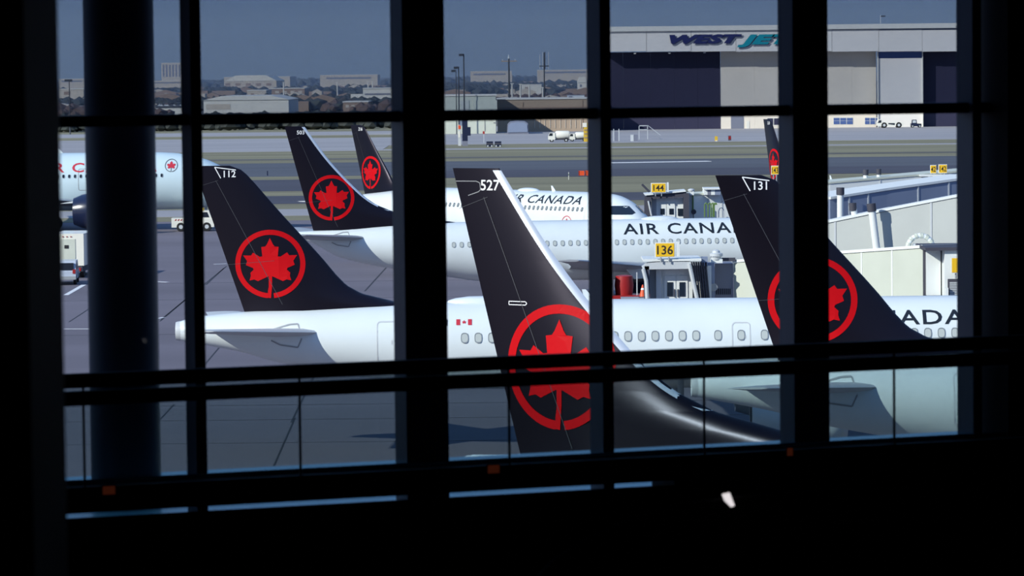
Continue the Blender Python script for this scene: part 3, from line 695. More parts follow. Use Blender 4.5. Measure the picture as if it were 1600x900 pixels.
def leg(T, p, name='support_leg', r=.28):
    g = T.location.z
    MB().tube((p.x, p.y, p.z), (p.x, p.y, .1 - g), r, n=12).build(name, 'lgrey', T, True)
    MB().box(p.x - .9, p.x + .9, p.y - .5, p.y + .5, -g, .35 - g).build('bogie', 'grey', T)
def vent_pipe(px, py0, py1, d, label, r=.2, lean=0.0):
    a, b = W(px, py0, d), W(px + lean, py1, d)
    t = empty('vent_pipe', (b.x, d, b.z), 0, label, 'pipe', 'white roof vent pipes with dark caps'); h = a.z - b.z; dx = a.x - b.x
    MB().tube((0, 0, 0), (dx * .85, 0, h * .86), r, n=14).build('pipe', 'bwhite', t, True)
    MB().tube((dx * .84, 0, h - .42), (dx, 0, h), r * 1.22, n=14).build('cap', 'bellows', t, True)
    MB().tube((0, 0, -.02), (0, 0, .08), r * 1.4, n=14).build('flange', 'bwhite', t)
# gate 136 -------------------------------------------------------------------------------------
d1 = 175.0
B1 = empty('boarding_bridge', (W(1060, 400, d1).x, d1, 0), 0, 'cream boarding bridge of gate 136 with open cab and white double doors', 'boarding bridge', 'passenger boarding bridges')
lbox(B1, 1007, 416, 1015, 505, d1, .9, 'cab_side_wall', 'bellows')
lbox(B1, 1015, 416, 1030, 505, d1 + .8, .1, 'cab_rear_wall', 'wgrey')
lbox(B1, 1030, 416, 1112, 505, d1 + .8, .15, 'cab_rear_wall', 'bwhite')
lbox(B1, 1025, 418, 1034, 505, d1 + .5, .2, 'cab_post', 'lgrey')
cn = [L(B1, x, y, d1) for x, y in ((1003, 417), (1012, 411), (1040, 408), (1078, 409), (1084, 414), (1079, 420), (1012, 421), (1006, 424))]
MB().prism([(q.x, q.z) for q in cn], 0, .7, 'Y').build('canopy_hood', 'lgrey', B1)
for i in range(7):
    x = 1080 + i * 3.6
    a, b = L(B1, x, 410, d1 + .1 * i), L(B1, x + 9, 505, d1 + .1 * i); t_ = .07
    MB().loft([[(a.x, a.y, a.z), (a.x + t_, a.y, a.z), (a.x + t_, a.y + .5, a.z), (a.x, a.y + .5, a.z)], [(b.x, a.y, b.z), (b.x + t_, a.y, b.z), (b.x + t_, a.y + .5, b.z), (b.x, a.y + .5, b.z)]]).build('bellows_fold', 'bellows', B1)
a, b = L(B1, 1077, 412, d1 - .05), L(B1, 1092, 505, d1 - .05)
MB().path([a, L(B1, 1083, 440, d1 - .05), L(B1, 1090, 470, d1 - .05), b], .10).build('hood_edge', 'lgrey', B1, True)
MB().path([L(B1, 1005, 420, d1 - .05), L(B1, 1010, 440, d1 - .05), L(B1, 1013, 505, d1 - .05)], .10).build('hood_edge', 'lgrey', B1, True)
for x0, x1 in ((1038, 1056), (1057, 1075)):
    dr = lbox(B1, x0, 431, x1, 505, d1 + .75, .06, 'door', 'bwhite')
    lbox(B1, x0 + 4.5, 441, x1 - 4.5, 463, d1 + .71, .05, 'door_glass', 'darkglass', dr)
    q = x1 - 2.2 if x0 < 1050 else x0 + 2.2
    lbox(B1, q - 1, 452, q + 1, 464, d1 + .68, .06, 'door_handle', 'bellows', dr)
lbox(B1, 1082, 445, 1090, 467, d1 + .72, .06, 'side_window', 'darkglass')
lbox(B1, 1005, 405, 1096, 407.6, d1 - .05, 3.0, 'roof_slab', 'bwhite')
lbox(B1, 1096, 402, 1106, 416, d1 + .6, .6, 'roof_bracket', 'bluegrey')
lbox(B1, 1104, 411, 1117, 505, d1 + 1.0, .8, 'rotunda_post', 'bluegrey')
c_ = L(B1, 1115, 449, d1 + .9); MB().tube(c_, c_ + Vector((0, .2, 0)), 6.2 * d1 / F, n=20).build('cable_reel', 'grey', B1, True)
bx = lbox(B1, 1117, 412, 1146, 505, d1 + 2.0, 2.0, 'equipment_box', 'shed')
for i in range(8): lbox(B1, 1119 + i * 3, 451, 1120.6 + i * 3, 460, d1 + 1.97, .05, 'louvre', 'dark', bx)
# rooftop lamp and pipe
c_ = L(B1, 1119, 401, d1 + 1.5)
MB().lathe([(-.15, .25), (.0, .27), (.02, .33), (.16, .33), (.2, .2), (.3, .18), (.36, .06)], 'Z', c_, 18, cap=True).build('beacon', 'lgrey', B1, True)
lbox(B1, 1111, 405, 1129, 411, d1 + 1.3, .6, 'beacon_plinth', 'bwhite')
lbox(B1, 1128, 403, 1149, 408, d1 + 1.6, .2, 'pipe_run', 'bellows')
tunnel(B1, [(1146, 411, 177), (1300, 398, 170), (1443, 388, 164)], 3.2, 3.0, 'cream', ribs=2)
lbox(B1, 1443, 391, 1446.5, 505, 163.4, .3, 'joint_seal', 'bellows'); lbox(B1, 1448, 390, 1470, 462, 163, 3, 'end_section', 'bwhite'); lbox(B1, 1448, 462, 1476, 465, 162.8, 3, 'end_sill', 'bellows')
lbox(B1, 1470, 389, 1477, 463, 163.6, .5, 'joint_seal', 'wgrey'); en_ = lbox(B1, 1476, 388, 1530, 505, 162, 4, 'rotunda', 'bwhite'); lbox(B1, 1446, 387, 1530, 391, 161.8, 4, 'roof_slab', 'bellows')
lv = lbox(B1, 1481, 436, 1520, 464, 161.9, .08, 'louvre_panel', 'bellows')
for i in range(9): lbox(B1, 1484, 441 + i * 2.6, 1520, 442.2 + i * 2.6, 161.85, .06, 'louvre', 'lgrey', lv)
lbox(B1, 1478, 450, 1482, 464, 161.6, .3, 'fender', 'bwhite')
for x, y, dd in ((1060, 470, 176.5), (1400, 460, 168), (1500, 460, 165)): leg(B1, L(B1, x, y, dd))
sign(1023, 379, 1055, 402, d1 - .2, '136', 'yellow gate sign reading 136 on the nearer bridge cab', side_px=7)
s1 = sign(1486, 402, 1512, 427, 161.5, '1', 'yellow gate sign cut off by the right mullion', depth=.2)
# coiled hose on the gate 136 tunnel
Th = empty('air_hose', W(1438, 388, 167.5), 0, 'fat white ribbed air hose arched over the roof of the nearest tunnel', 'hose')
hp = []
for i in range(15):
    t = math.pi * i / 14; hp.append(Vector((-.60 * math.cos(t), 0, .62 * math.sin(t))))
for i in range(14): MB().tube(hp[i], hp[i + 1], .115 + .02 * (i % 2), n=10).build('hose_rib', 'cream' if i % 2 else 'bwhite', Th, True)
MB().box(-.35, .35, -.15, .15, -.05, .22).build('coupling_box', 'lgrey', Th); MB().box(-.3, .3, -.17, -.15, .05, .12).build('coupling_vent', 'bellows', Th)
# other tunnels behind -------------------------------------------------------------------------
B2 = empty('boarding_bridge', (17, 184, 0), 0, 'warm grey sloping bridge tunnel directly behind the gate 136 tunnel', 'boarding bridge', 'passenger boarding bridges')
P = tunnel(B2, [(1230, 362, 189.5), (1380, 331, 188.3), (1530, 302, 187)], 2.9, 3.0, 'cream2', ribs=1, ribm='lgrey')
for q in (.35, .75): leg(B2, P[0].lerp(P[2], q) + Vector((.6, 1.5, -2.9)))
vent_pipe(1361, 318, 391, 187.6, 'tall white vent pipe with dark cap against the warm grey tunnel', .2, 9)
vent_pipe(1332, 317, 341, 188.9, 'short leaning white vent pipe with dark cap left of the tall one', .17, 4)
B3 = empty('boarding_bridge', (20, 215, 0), 0, 'blue grey sloping bridge tunnel, second behind gate 136', 'boarding bridge', 'passenger boarding bridges')
P = tunnel(B3, [(1297, 312, 203), (1386, 298, 205), (1530, 278, 208)], 3.0, 3.0, 'bluegrey', ribs=2, ribm='lgrey')  # blue grey body colour stands in for the shade on its side
for q in (.35, .75): leg(B3, P[0].lerp(P[2], q) + Vector((.6, 1.5, -3.0)))
vent_pipe(1313, 293, 345, 202.7, 'white vent pipe with dark cap on the blue grey tunnel near the right pier', .19)
# gate 144 -------------------------------------------------------------------------------------
d2 = 262.0
B4 = empty('boarding_bridge', (W(1060, 320, d2).x, d2, 0), 0, 'white boarding bridge of gate 144 behind the white fuselage with titles', 'boarding bridge', 'passenger boarding bridges')
lbox(B4, 1007, 308, 1018, 370, d2, .8, 'cab_side_wall', 'bellows'); lbox(B4, 1068, 302, 1077, 370, d2, .8, 'bellows_fold', 'bellows')
lbox(B4, 1018, 306, 1026, 370, d2 + .6, .2, 'cab_rear_wall', 'wgrey'); lbox(B4, 1025, 310, 1070, 370, d2 + .7, .2, 'cab_rear_wall', 'bwhite')
sl = [L(B4, x, y, d2) for x, y in ((1007, 303), (1071, 297), (1072, 299.5), (1008, 305.5))]
MB().prism([(q.x, q.z) for q in sl], -.05, 2.6, 'Y').build('roof_slab', 'bwhite', B4)
sl = [L(B4, x, y, d2) for x, y in ((1010, 306), (1073, 300), (1070, 308), (1020, 311), (1011, 312))]
MB().prism([(q.x, q.z) for q in sl], .1, .6, 'Y').build('canopy_hood', 'bellows', B4)
MB().path([L(B4, 1013, 314, d2 - .1), L(B4, 1018, 337, d2 - .1)], .07).build('hood_edge', 'lgrey', B4)
for x0, x1 in ((1031, 1041.2), (1041.6, 1055)):
    dr = lbox(B4, x0, 318, x1, 360, d2 + .62, .08, 'door', 'bwhite'); lbox(B4, x0 + (1 if x0 < 1040 else 4), 326, x1 - (3 if x0 < 1040 else 2.5), 335, d2 + .58, .05, 'door_glass', 'darkglass', dr)
lbox(B4, 1059, 326, 1068, 337, d2 + .62, .08, 'side_window', 'darkglass')
lbox(B4, 1077, 303, 1083, 370, d2 + 1, .8, 'rotunda_post', 'lgrey'); c_ = L(B4, 1084, 331, d2 + .9); MB().tube(c_, c_ + Vector((0, .2, 0)), .19, n=18).build('cable_reel', 'bellows', B4, True)
MB().path([L(B4, 1082.5, 305, d2 + .9), L(B4, 1082.5, 328, d2 + .9)], .05).build('conduit', 'gpipe', B4)
lbox(B4, 1078, 299, 1084, 305, d2 + .6, .5, 'beacon_plinth', 'bwhite'); c_ = L(B4, 1080, 298, d2 + .8)
MB().lathe([(-.1, .2), (.0, .25), (.05, .26), (.1, .24), (.16, .1)], 'Z', c_, 16, cap=True).build('beacon', 'lgrey', B4, True)
tunnel(B4, [(1084, 306, d2 + 1.4), (1150, 302, d2 + 2), (1297, 287.5, 265), (1530, 267, 269)], 2.9, 3.0, 'bwhite', ribs=2, ribm='lgrey', roof='cream')
lbox(B4, 1100, 294, 1132, 296, d2 + .8, 2.4, 'unit_lid', 'bwhite')
for x0, x1, m in ((1100, 1105.5, 'bwhite'), (1105.5, 1111, 'shed'), (1111, 1117, 'bwhite'), (1117, 1126, 'bluegrey')): lbox(B4, x0, 296, x1, 304.5, d2 + 1.0, 2, 'roof_unit', m)
for x in (1101, 1106.5, 1111, 1114, 1116):
    MB().path([L(B4, x, 339, d2 + .5), L(B4, x, 319, d2 + .5), L(B4, x + 2.5, 317, d2 + .5), L(B4, x + 4, 320, d2 + .5)], .05, 6).build('green_conduit', 'gpipe', B4)
for q in (L(B4, 1123, 340, d2 + 1),):
    MB().path([q, q + Vector((0, 0, .5)), q + Vector((.08, 0, .68)), q + Vector((.2, 0, .74)), q + Vector((.32, 0, .68)), q + Vector((.4, 0, .5)), q + Vector((.4, 0, 0))], .035, 6).build('arched_pipe', 'lgrey', B4)
for x, dd in ((1060, 263.5), (1290, 266.3), (1450, 268.8)): leg(B4, L(B4, x, 335, dd))
MB().path([L(B4, 1003, 288, d2), L(B4, 1015, 300, d2)], .08).build('strut', 'bellows', B4)
sign(1017, 286, 1041, 301, d2 - .3, '144', 'yellow gate sign reading 144 on the farther bridge cab', side_px=4)
sign(1205, 259, 1217, 273, 264.6, '143', 'small yellow gate sign 143 in front of the narrow fin', post=1.25)
sign(1453.5, 258, 1463, 271, 267, '42', 'small yellow sign facing left ending in 42 over the far tunnel'); sign(1466.5, 257, 1480, 270.5, 267, '142', 'small weathered yellow sign reading 142 over the far tunnel')
MB
wl = empty('sign_ledge', W(1450, 273, 266.8), 0, 'white ledge carrying the two small 142 signs', 'ledge')
MB().box(-.6, 1.6, -.1, .6, -.12, .0).build('shelf', 'bwhite', wl); MB().box(.55, .75, 0, .4, -.75, -.12).build('bracket', 'bwhite', wl)
vent_pipe(1352.5, 265, 284, 267, 'white vent pipe with dark cap on the far white tunnel', .18)
vent_pipe(1373, 264, 282, 267.3, 'plain white vent pipe beside the capped one on the far tunnel', .16)
# ------------------------------------------------------------------ hangar
dh = 876.0
HG = empty('hangar', (W(1220, 200, dh).x, dh, 0), 0, 'huge pale aircraft hangar with a wide fascia and airline lettering', 'hangar')
fx = [938, 1010, 1080, 1150, 1220, 1300, 1373, 1441, 1510, 1580, 1650]
for a, b in zip(fx, fx[1:]): lbox(HG, a + .15, 47, b - .15, 80, dh, 4.0, 'fascia_panel', 'hangar')
a, b = L(HG, 936, 43, dh), L(HG, 1652, 43, dh)
zt = L(HG, 1220, 39, dh).z; zf = L(HG, 1220, 46.5, dh).z; zl_ = L(HG, 1220, 79, dh).z
MB().box(a.x, b.x, -.6, 60, zf, zt).build('roof_edge', 'bldg3', HG); MB().box(a.x, b.x, .1, 4, zf - .5, zf + .05).build('fascia_shadow_gap', 'shed', HG)
def hwall(px0, px1, m, name, y0=5.0, z0=0, z1=None): 
    A, B = L(HG, px0, 150, dh), L(HG, px1, 150, dh); return MB().box(A.x, B.x, y0, y0 + .6, z0, zl_ if z1 is None else z1).build(name, m, HG)
for a, b in zip([940, 975, 1018, 1055, 1092], [975, 1018, 1055, 1092, 1127.5]): hwall(a + .1, b - .1, 'hangardark', 'door_leaf')
for a, b in zip([1128, 1181, 1235, 1290, 1334], [1181, 1235, 1290, 1334, 1372]): hwall(a + .05, b - .05, 'hangar2', 'wall_panel', 4.6)
zz = L(HG, 1400, 91, dh + 4).z
hwall(1373, 1443, 'hangar', 'white_panel', 2.0, 0, zz); hwall(1373, 1443, 'hangarblue', 'blue_band', 2.2, zz, zl_); hwall(1443.5, 1650, 'hangardark', 'door_leaf', 4.4)
for x in (1373, 1443): hwall(x - .7, x + .7, 'bldg3', 'door_guide', 1.6)
for x, y in ((992, 83.5), (1046, 83), (1101, 82.3), (1156, 81.6), (1212, 81), (1322, 80), (1495, 78.2)):
    lbox(HG, x - 1.8, y - .8, x + 1.8, y + .8, dh + .5, 1, 'soffit_lamp', 'bldg3')
for x0, x1, n_ in ((1302, 1333, 3), (1351, 1376, 3)):
    wf = lbox(HG, x0, 183.5, x1, 194.5, dh + 4.55, .2, 'window_frame', 'bldg3'); w_ = (x1 - x0) / n_
    for i in range(n_):
        for y0, y1 in ((184.2, 188.4), (189, 194)): lbox(HG, x0 + i * w_ + .5, y0, x0 + (i + 1) * w_ - .5, y1, dh + 4.5, .1, 'pane', 'hangarblue', wf)
wf = lbox(HG, 1198, 184, 1240, 196, dh + 4.55, .2, 'window_frame', 'bldg3')
for i in range(4): lbox(HG, 1199 + i * 10.3, 185, 1208 + i * 10.3, 195, dh + 4.5, .1, 'pane', 'hangardark', wf)
lbox(HG, 1142, 180, 1162, 202, dh + 4.5, .15, 'service_door', 'shed'); lbox(HG, 1166, 189, 1171, 201, dh + 4.5, .12, 'side_door', 'bldg3')
def hsign(txt, px0, px1, py0, py1, m, nm):
    A, B = L(HG, px0, py1, dh - .35), L(HG, px1, py0, dh - .35)
    vs, fs, wd = text2d(txt, 1.0, .06, 1.05, 1.0, .32)
    ws = [(x / wd * (B.x - A.x), z * (B.z - A.z)) for x, z in vs]
    for y_, mm, ox, oz, n2 in ((0, m, 0, 0, nm), (.18, 'shed', .35, -.4, 'letter_backing')):  # grey copies set down-right of the letters paint their cast shadow
        letters(n2, ws, fs, (lambda x, z, y_=y_, ox=ox, oz=oz: Vector((A.x + x + ox, A.y + y_, A.z + z + oz))), mm, HG, 99)
hsign('WEST', 1046, 1160, 54, 67.5, 'wnavy', 'sign_letter'); hsign('JET', 1152, 1243, 54, 68.5, 'wteal', 'sign_letter')
A = L(HG, 1376, 37, dh + 3); MB().tube((A.x, A.y, A.z), (A.x, A.y, A.z + 2.2), .12, n=6).build('roof_mast', 'lgrey', HG); MB().box(A.x, A.x + 1.2, A.y - .1, A.y + .1, A.z + 1.7, A.z + 2.0).build('roof_camera', 'pole', HG)
# ------------------------------------------------------------------ low buildings, masts and vehicles by the far apron
FOOT = []
def building(name, label, px0, py0, px1, py1, d, m, depth=30, cat='building', parts=(), roofm='bldg3', pitch=0):
    a, b = W(px0, py0, d), W(px1, py1, d); t = empty(name, ((a.x + b.x) / 2, d, 0), 0, label, cat); FOOT.append((a.x - 8, b.x + 8, d - 8, d + depth + 8)); h = a.z; w = (b.x - a.x) / 2
    wl = MB().box(-w, w, 0, depth, 0, h).build('wall', m, t)
    if pitch: MB().prism([(-w - .3, h), (w + .3, h), (w * .6, h + pitch), (-w * .6, h + pitch)], -.3, depth + .3, 'Y').build('roof', roofm, t)
    else: MB().box(-w - .2, w + .2, -.2, depth + .2, h, h + .35).build('roof', roofm, t)
    for (x0, y0, x1, y1, nm, mm) in parts:
        A, B = W(x0, y0, d) - t.location, W(x1, y1, d) - t.location; MB().box(A.x, B.x, -.12, .1, max(.05, B.z), A.z).build(nm, mm, wl)
    return t
building('service_building', 'cream service building with flat front left of the light masts', 640, 151, 775, 205, 850, 'cream', 16, parts=[(719, 157, 733, 176, 'recessed_bay', 'cream2'), (715.5, 188, 716.3, 205, 'wall_seam', 'line'), (757, 188, 757.8, 205, 'wall_seam', 'line'), (771, 191, 775, 192.5, 'vent', 'line'), (739, 157, 777, 186, 'raised_panel', 'cream')])
building('long_building', 'long brown low building behind the white vans', 777, 156, 935, 200, 868, 'tanwall', 22, parts=[(817, 160, 817.8, 200, 'pilaster', 'bldg2'), (910, 156, 911, 200, 'pilaster', 'bldg2'), (777, 168, 935, 169, 'string_course', 'bldg2')] + [(835 + i * 8, 186, 836 + i * 8, 200, 'wall_seam', 'bldg') for i in range(10)])
t = empty('rooftop_unit', W(900, 155.2, 876), 0, 'small grey plant room on the brown building roof', 'plant room')
MB().box(-2.1, 2.1, 0, 5, 0, 1.0).build('body', 'lgrey', t); MB().box(-2.2, 2.2, -.1, 5.1, 1.0, 1.1).build('lid', 'shed', t); MB().box(-1.8, -.9, -.06, 0, .2, .8).build('louvre', 'shed', t)
t = empty('salt_dome', (W(808, 205, 840).x, 840, 0.0), 0, 'grey humped storage shed in front of the brown building', 'shed')
q = [L(t, x, y, 840) for x, y in ((792, 207), (793, 195), (797, 191), (808, 189.5), (820, 190), (825, 193), (826, 206))]
MB().prism([(p.x, max(0, p.z) if 0 < i_ < 6 else 0) for i_, p in enumerate(q)], 0, 14, 'Y').build('shell', 'shed', t)
MB().prism([(p.x * .92, max(0, p.z * .93)) for p in q], -.15, 0, 'Y').build('front_panel', 'bluegrey', t)
def mast(px, pytop, pybase, d, label, kind, heads=1, wid=.16, grp=None):
    a, b = W(px, pytop, d), W(px, pybase, d); zb = max(0, b.z); t = empty('light_mast' if kind == 'light' else 'pylon_mast', (a.x, d, 0), 0, label, 'mast', grp)
    h = a.z
    MB().tube((0, 0, 0), (0, 0, h), wid, wid * .6, 8).build('pole', 'pole', t)
    if kind == 'light':
        for s in range(heads): MB().box(-1.15 + s * .95, -.15 + s * .95, -.35, .35, h - .55 - s * .05, h).build('lamp_head', 'pole', t)
    elif kind == 'cross':
        MB().box(-2.0, 2.0, -.1, .1, h - 1.2, h - .95).build('cross_arm', 'tanwall', t); MB().tube((0, 0, h - .4), (0, 0, h + .6), .28, .1, 8).build('cap', 'lgrey', t); 
        for s in (-1.6, 1.6): MB().tube((s, 0, h - .95), (s, 0, h - .5), .12, n=6).build('insulator', 'lgrey', t)
    else:
        MB().box(-1.2, 1.2, -.1, .1, h - 3.6, h - 3.35).build('cross_arm', 'pole', t)
        for s in (-1.1, -.35, .25, 1.15): MB().tube((s, 0, h - 4.2), (s, 0, h + (.1 if s > -.5 else -.5)), .09, n=6).build('whip_antenna', 'lgrey' if abs(s) > .3 else 'pole', t)
    return t
g_ = 'light masts by the cream service building'
mast(716.5, 104, 200, 838, 'shorter dark light mast left of the taller one', 'light', 1, .2, g_); mast(724.5, 84, 200, 836, 'tallest dark light mast in front of the cream building', 'light', 1, .22, g_); mast(712.5, 109, 200, 846, 'thin dark mast at the left edge of the light mast pair', 'light', 1, .14, g_)
mast(795, 89, 160, 900, 'wooden utility pole with a wide cross arm', 'cross', 1, .3); mast(850, 82, 160, 905, 'antenna mast with four thin whip aerials', 'whip', 1, .22)
mast(108, 124, 200, 900, 'twin headed light mast at the far left window', 'light', 2, .18)
def wheel(t, x, y, r, m='rubber', w=.22, parent=None):
    o = MB().lathe([(-w / 2, r * .5), (-w / 2, r * .92), (-w / 4, r), (w / 4, r), (w / 2, r * .92), (w / 2, r * .5)], 'Y', (x, y, r), 16, cap=True).build('wheel', m, t, True)
    MB().tube((x, y - w / 2 - .01, r), (x, y + w / 2 + .01, r), r * .45, n=10).build('hub', 'lgrey', o)
def vehicle(name, label, px, py, kind, rz=0, body='vwhite', sc=1.0, z=0.0):
    p = G(px, py); t = empty(name, (p.x, p.y, z), rz, label, 'truck' if 'truck' in name else ('car' if kind in ('van', 'suv') else 'vehicle')); t.scale = (sc, sc, sc)
    def pr(pts, y0, y1, nm, m, par=None): return MB().prism(pts, y0, y1, 'Y').build(nm, m, par or t)
    if kind == 'van':
        bd = pr([(-2.4, .4), (2.4, .4), (2.45, 1.0), (1.7, 1.15), (1.2, 1.95), (-2.3, 1.95), (-2.45, 1.0)], -.95, .95, 'body', body)
        pr([(1.55, 1.2), (1.1, 1.8), (.5, 1.8), (.5, 1.2)], -.97, .97, 'side_glass', 'darkglass', bd); pr([(-2.2, 1.25), (-2.2, 1.75), (-1.2, 1.75), (-1.2, 1.25)], -.97, .97, 'side_glass', 'darkglass', bd)
        for x in (-1.5, 1.5):
            for y in (-.85, .85): wheel(t, x, y, .38)
        MB().box(2.4, 2.5, -.9, .9, .4, .65).build('bumper', 'bellows', t)
    elif kind == 'tanker':
        MB().lathe([(-1.9, .4), (-1.85, .75), (-1.6, .9), (1.0, .9), (1.25, .75), (1.3, .4)], 'X', (-.4, 0, 1.6), 18, cap=True).build('tank', body, t, True)
        cb = pr([(.95, .55), (2.5, .55), (2.5, 1.3), (2.15, 2.1), (.95, 2.1)], -.95, .95, 'cab', body); pr([(1.5, 1.4), (2.35, 1.4), (2.1, 2.0), (1.5, 2.0)], -.97, .97, 'side_glass', 'darkglass', cb)
        MB().box(-2.3, 2.4, -.6, .6, .45, .7).build('chassis', 'bellows', t)
        for x in (-1.5, 1.7):
            for y in (-.8, .8): wheel(t, x, y, .45)
    elif kind == 'tug':
        bd = pr([(-3.0, .45), (3.2, .45), (3.2, 1.25), (1.2, 1.5), (-.4, 1.35), (-1.7, 1.5), (-3.0, 1.2)], -1.2, 1.2, 'body', body)
        cb = pr([(-3.3, .6), (-2.1, .6), (-2.1, 2.1), (-3.0, 2.1), (-3.4, 1.4)], -1.15, 1.15, 'cab', body); pr([(-3.2, 1.3), (-2.3, 1.3), (-2.3, 1.95), (-2.9, 1.95)], -1.17, 1.17, 'side_glass', 'darkglass', cb)
        pr([(-.6, .95), (1.0, .75), (1.0, 1.2), (-.6, 1.25)], -1.22, 1.22, 'side_panel', 'darkglass', bd)
        for x in (-1.6, 2.0):
            for y in (-1.1, 1.1): wheel(t, x, y, .72, w=.35)
    elif kind == 'tractor':
        bd = pr([(-2.1, .4), (2.0, .4), (2.0, 1.2), (.3, 1.25), (-2.1, 1.3)], -.9, .9, 'body', body)
        for i in range(5): pr([(-1.8 + i * .28, 1.05), (-1.68 + i * .28, 1.05), (-1.58 + i * .28, 1.2), (-1.70 + i * .28, 1.2)], -.92, .92, 'hazard_stripe', 'redlamp', bd)
        cb = pr([(.2, 1.2), (1.8, 1.2), (1.5, 2.0), (.4, 2.0)], -.85, .85, 'cab', body); pr([(.6, 1.35), (1.55, 1.35), (1.35, 1.85), (.65, 1.85)], -.87, .87, 'side_glass', 'darkglass', cb)
        MB().tube((.9, 0, 2.0), (.9, 0, 2.25), .12, n=10).build('beacon', 'vyellow', t)
        for x in (-1.2, 1.3):
            for y in (-.8, .8): wheel(t, x, y, .45)
    elif kind == 'small':
        bd = pr([(-1.2, .3), (1.2, .3), (1.2, .9), (.2, .95), (.2, 1.0), (-1.2, 1.0)], -.7, .7, 'body', 'navy'); cb = pr([(-1.0, 1.0), (.2, 1.0), (.1, 1.8), (-.9, 1.8)], -.65, .65, 'cab', 'navy'); pr([(-.8, 1.1), (0, 1.1), (-.05, 1.65), (-.75, 1.65)], -.67, .67, 'side_glass', 'lgrey', cb)
        for x in (-.8, .8):
            for y in (-.6, .6): wheel(t, x, y, .35)
    elif kind == 'suv':      # seen from behind: length along Y
        bd = MB().prism([(-2.3, .4), (2.3, .4), (2.35, .95), (1.2, 1.1), (.5, 1.75), (-2.1, 1.75), (-2.35, 1.0)], -.95, .95, 'X')
        bd.v = [(x, -y, z_) for x, y, z_ in bd.v]; bd.v = [(x, -y, z_) for x, y, z_ in bd.v]; bd = bd.build('body', body, t)
        MB().box(-.8, .8, -2.36, -2.2, 1.1, 1.62).build('rear_glass', 'darkglass', t); MB().box(-.97, .97, -1.9, .3, 1.12, 1.6).build('side_glass', 'darkglass', t)
        for s in (-1, 1): MB().box(.72 * s, .93 * s, -2.38, -2.3, .85, 1.15).build('tail_lamp', 'redlamp', t)
        MB().box(-.95, .95, -2.42, -2.3, .42, .65).build('bumper', 'grey', t)
        for y in (-1.45, 1.45):
            for s in (-1, 1):
                MB().lathe([(-.11, .2), (-.11, .35), (0, .38), (.11, .35), (.11, .2)], 'X', (.85 * s, y, .38), 16, cap=True).build('wheel', 'rubber', t, True)
    elif kind == 'box':      # box truck seen from behind
        bd = MB().box(-1.25, 1.25, -2.5, 3.0, .95, 3.35).build('cargo_box', body, t)
        MB().box(-.72, .62, -2.54, -2.5, 1.0, 2.95).build('rear_door', 'cream', bd); MB().box(-.2, .12, -2.57, -2.53, 2.25, 2.5).build('door_window', 'dark', bd); MB().box(-.1, .5, -2.57, -2.53, 1.08, 1.2).build('latch', 'bellows', bd)
        for x in (-.3, 0, .3): MB().box(x - .05, x + .05, -2.55, -2.5, 3.1, 3.16).build('marker_lamp', 'redlamp', bd)
        MB().box(-1.1, 1.1, -2.45, 4.6, .5, .95).build('chassis', 'bellows', t)
        for s in (-1, 1): MB().box(.75 * s, 1.0 * s, -2.5, -2.44, .55, .8).build('tail_lamp', 'redlamp', t)
        MB().prism([(3.1, .6), (4.9, .6), (4.9, 1.4), (4.5, 2.5), (3.1, 2.5)], -1.1, 1.1, 'X').build('cab', body, t)
        for y in (-1.4, 3.9):
            for s in (-1, 1): MB().lathe([(-.14, .25), (-.14, .42), (0, .46), (.14, .42), (.14, .25)], 'X', (.95 * s, y, .46), 16, cap=True).build('wheel', 'rubber', t, True)
    return t
vehicle('box_truck', 'white box truck seen from behind between pillar and round column', 115, 432, 'box', R(-3))
vehicle('pickup_car', 'silver white SUV with red tail lamp below the box truck', 101, 443, 'suv', R(4), 'vsilver')
vehicle('tow_tractor', 'white airport tow tractor with striped tail and cab behind fin 112', 303, 361, 'tractor', R(2))
vehicle('pushback_tug', 'long white pushback tug with big wheels by the hangar windows', 1391, 200, 'tug', 0)
vehicle('small_tractor', 'small blue tractor right of the white pushback tug', 1431, 199.5, 'small', 0, sc=1.1)
vehicle('tank_truck', 'white tank truck on the lot below the brown building', 874, 222, 'tanker', R(180), sc=.95)
vehicle('flatbed_truck', 'second white truck parked near the yellow lift', 904, 221, 'tanker', R(180), sc=.8)
vehicle('delivery_van', 'white van parked right in front of the brown building wall', 865, 201, 'van', R(180), sc=.62)
# small field things
def fbox(name, label, cat, px0, py0, px1, py1, m, parts, grp=None, dep=.6):
    b = G((px0 + px1) / 2, py1); t = empty(name, b, 0, label, cat, grp); d = b.y; A, B = W(px0, py0, d) - b, W(px1, py1, d) - b
    MB().box(A.x, B.x, 0, dep, 0, A.z).build('body', m, t)
    for nm, mm, fx0, fz0, fx1, fz1 in parts:
        w, h = B.x - A.x, A.z; MB().box(A.x + w * fx0, A.x + w * fx1, -.06, .05, h * fz0, h * fz1).build(nm, mm, t)
    return t
fbox('equipment_cabinet', 'dark navy equipment cabinet below the tallest light mast', 'cabinet', 722, 186, 731, 228, 'navy', [('door', 'shed', 0, 0, 1, .18), ('side_box', 'navy', 1, .38, 1.55, .7), ('top_panel', 'bluegrey', -.4, .75, 0, .95)])
fbox('equipment_cabinet', 'white and orange cabinet left of the navy one', 'cabinet', 715.5, 195, 720.5, 228, 'lgrey', [('beacon', 'orange', .1, .8, .9, .98), ('plate', 'bldg3', .1, .4, .8, .7)])
fbox('barrier', 'left dark slatted barrier on the far lot', 'barrier', 760, 221, 770.5, 229.5, 'navy', [('stripe', 'bellows', 0, .45, 1, .7), ('foot', 'lgrey', .1, 0, .3, .3), ('foot', 'lgrey', .7, 0, .9, .3)])
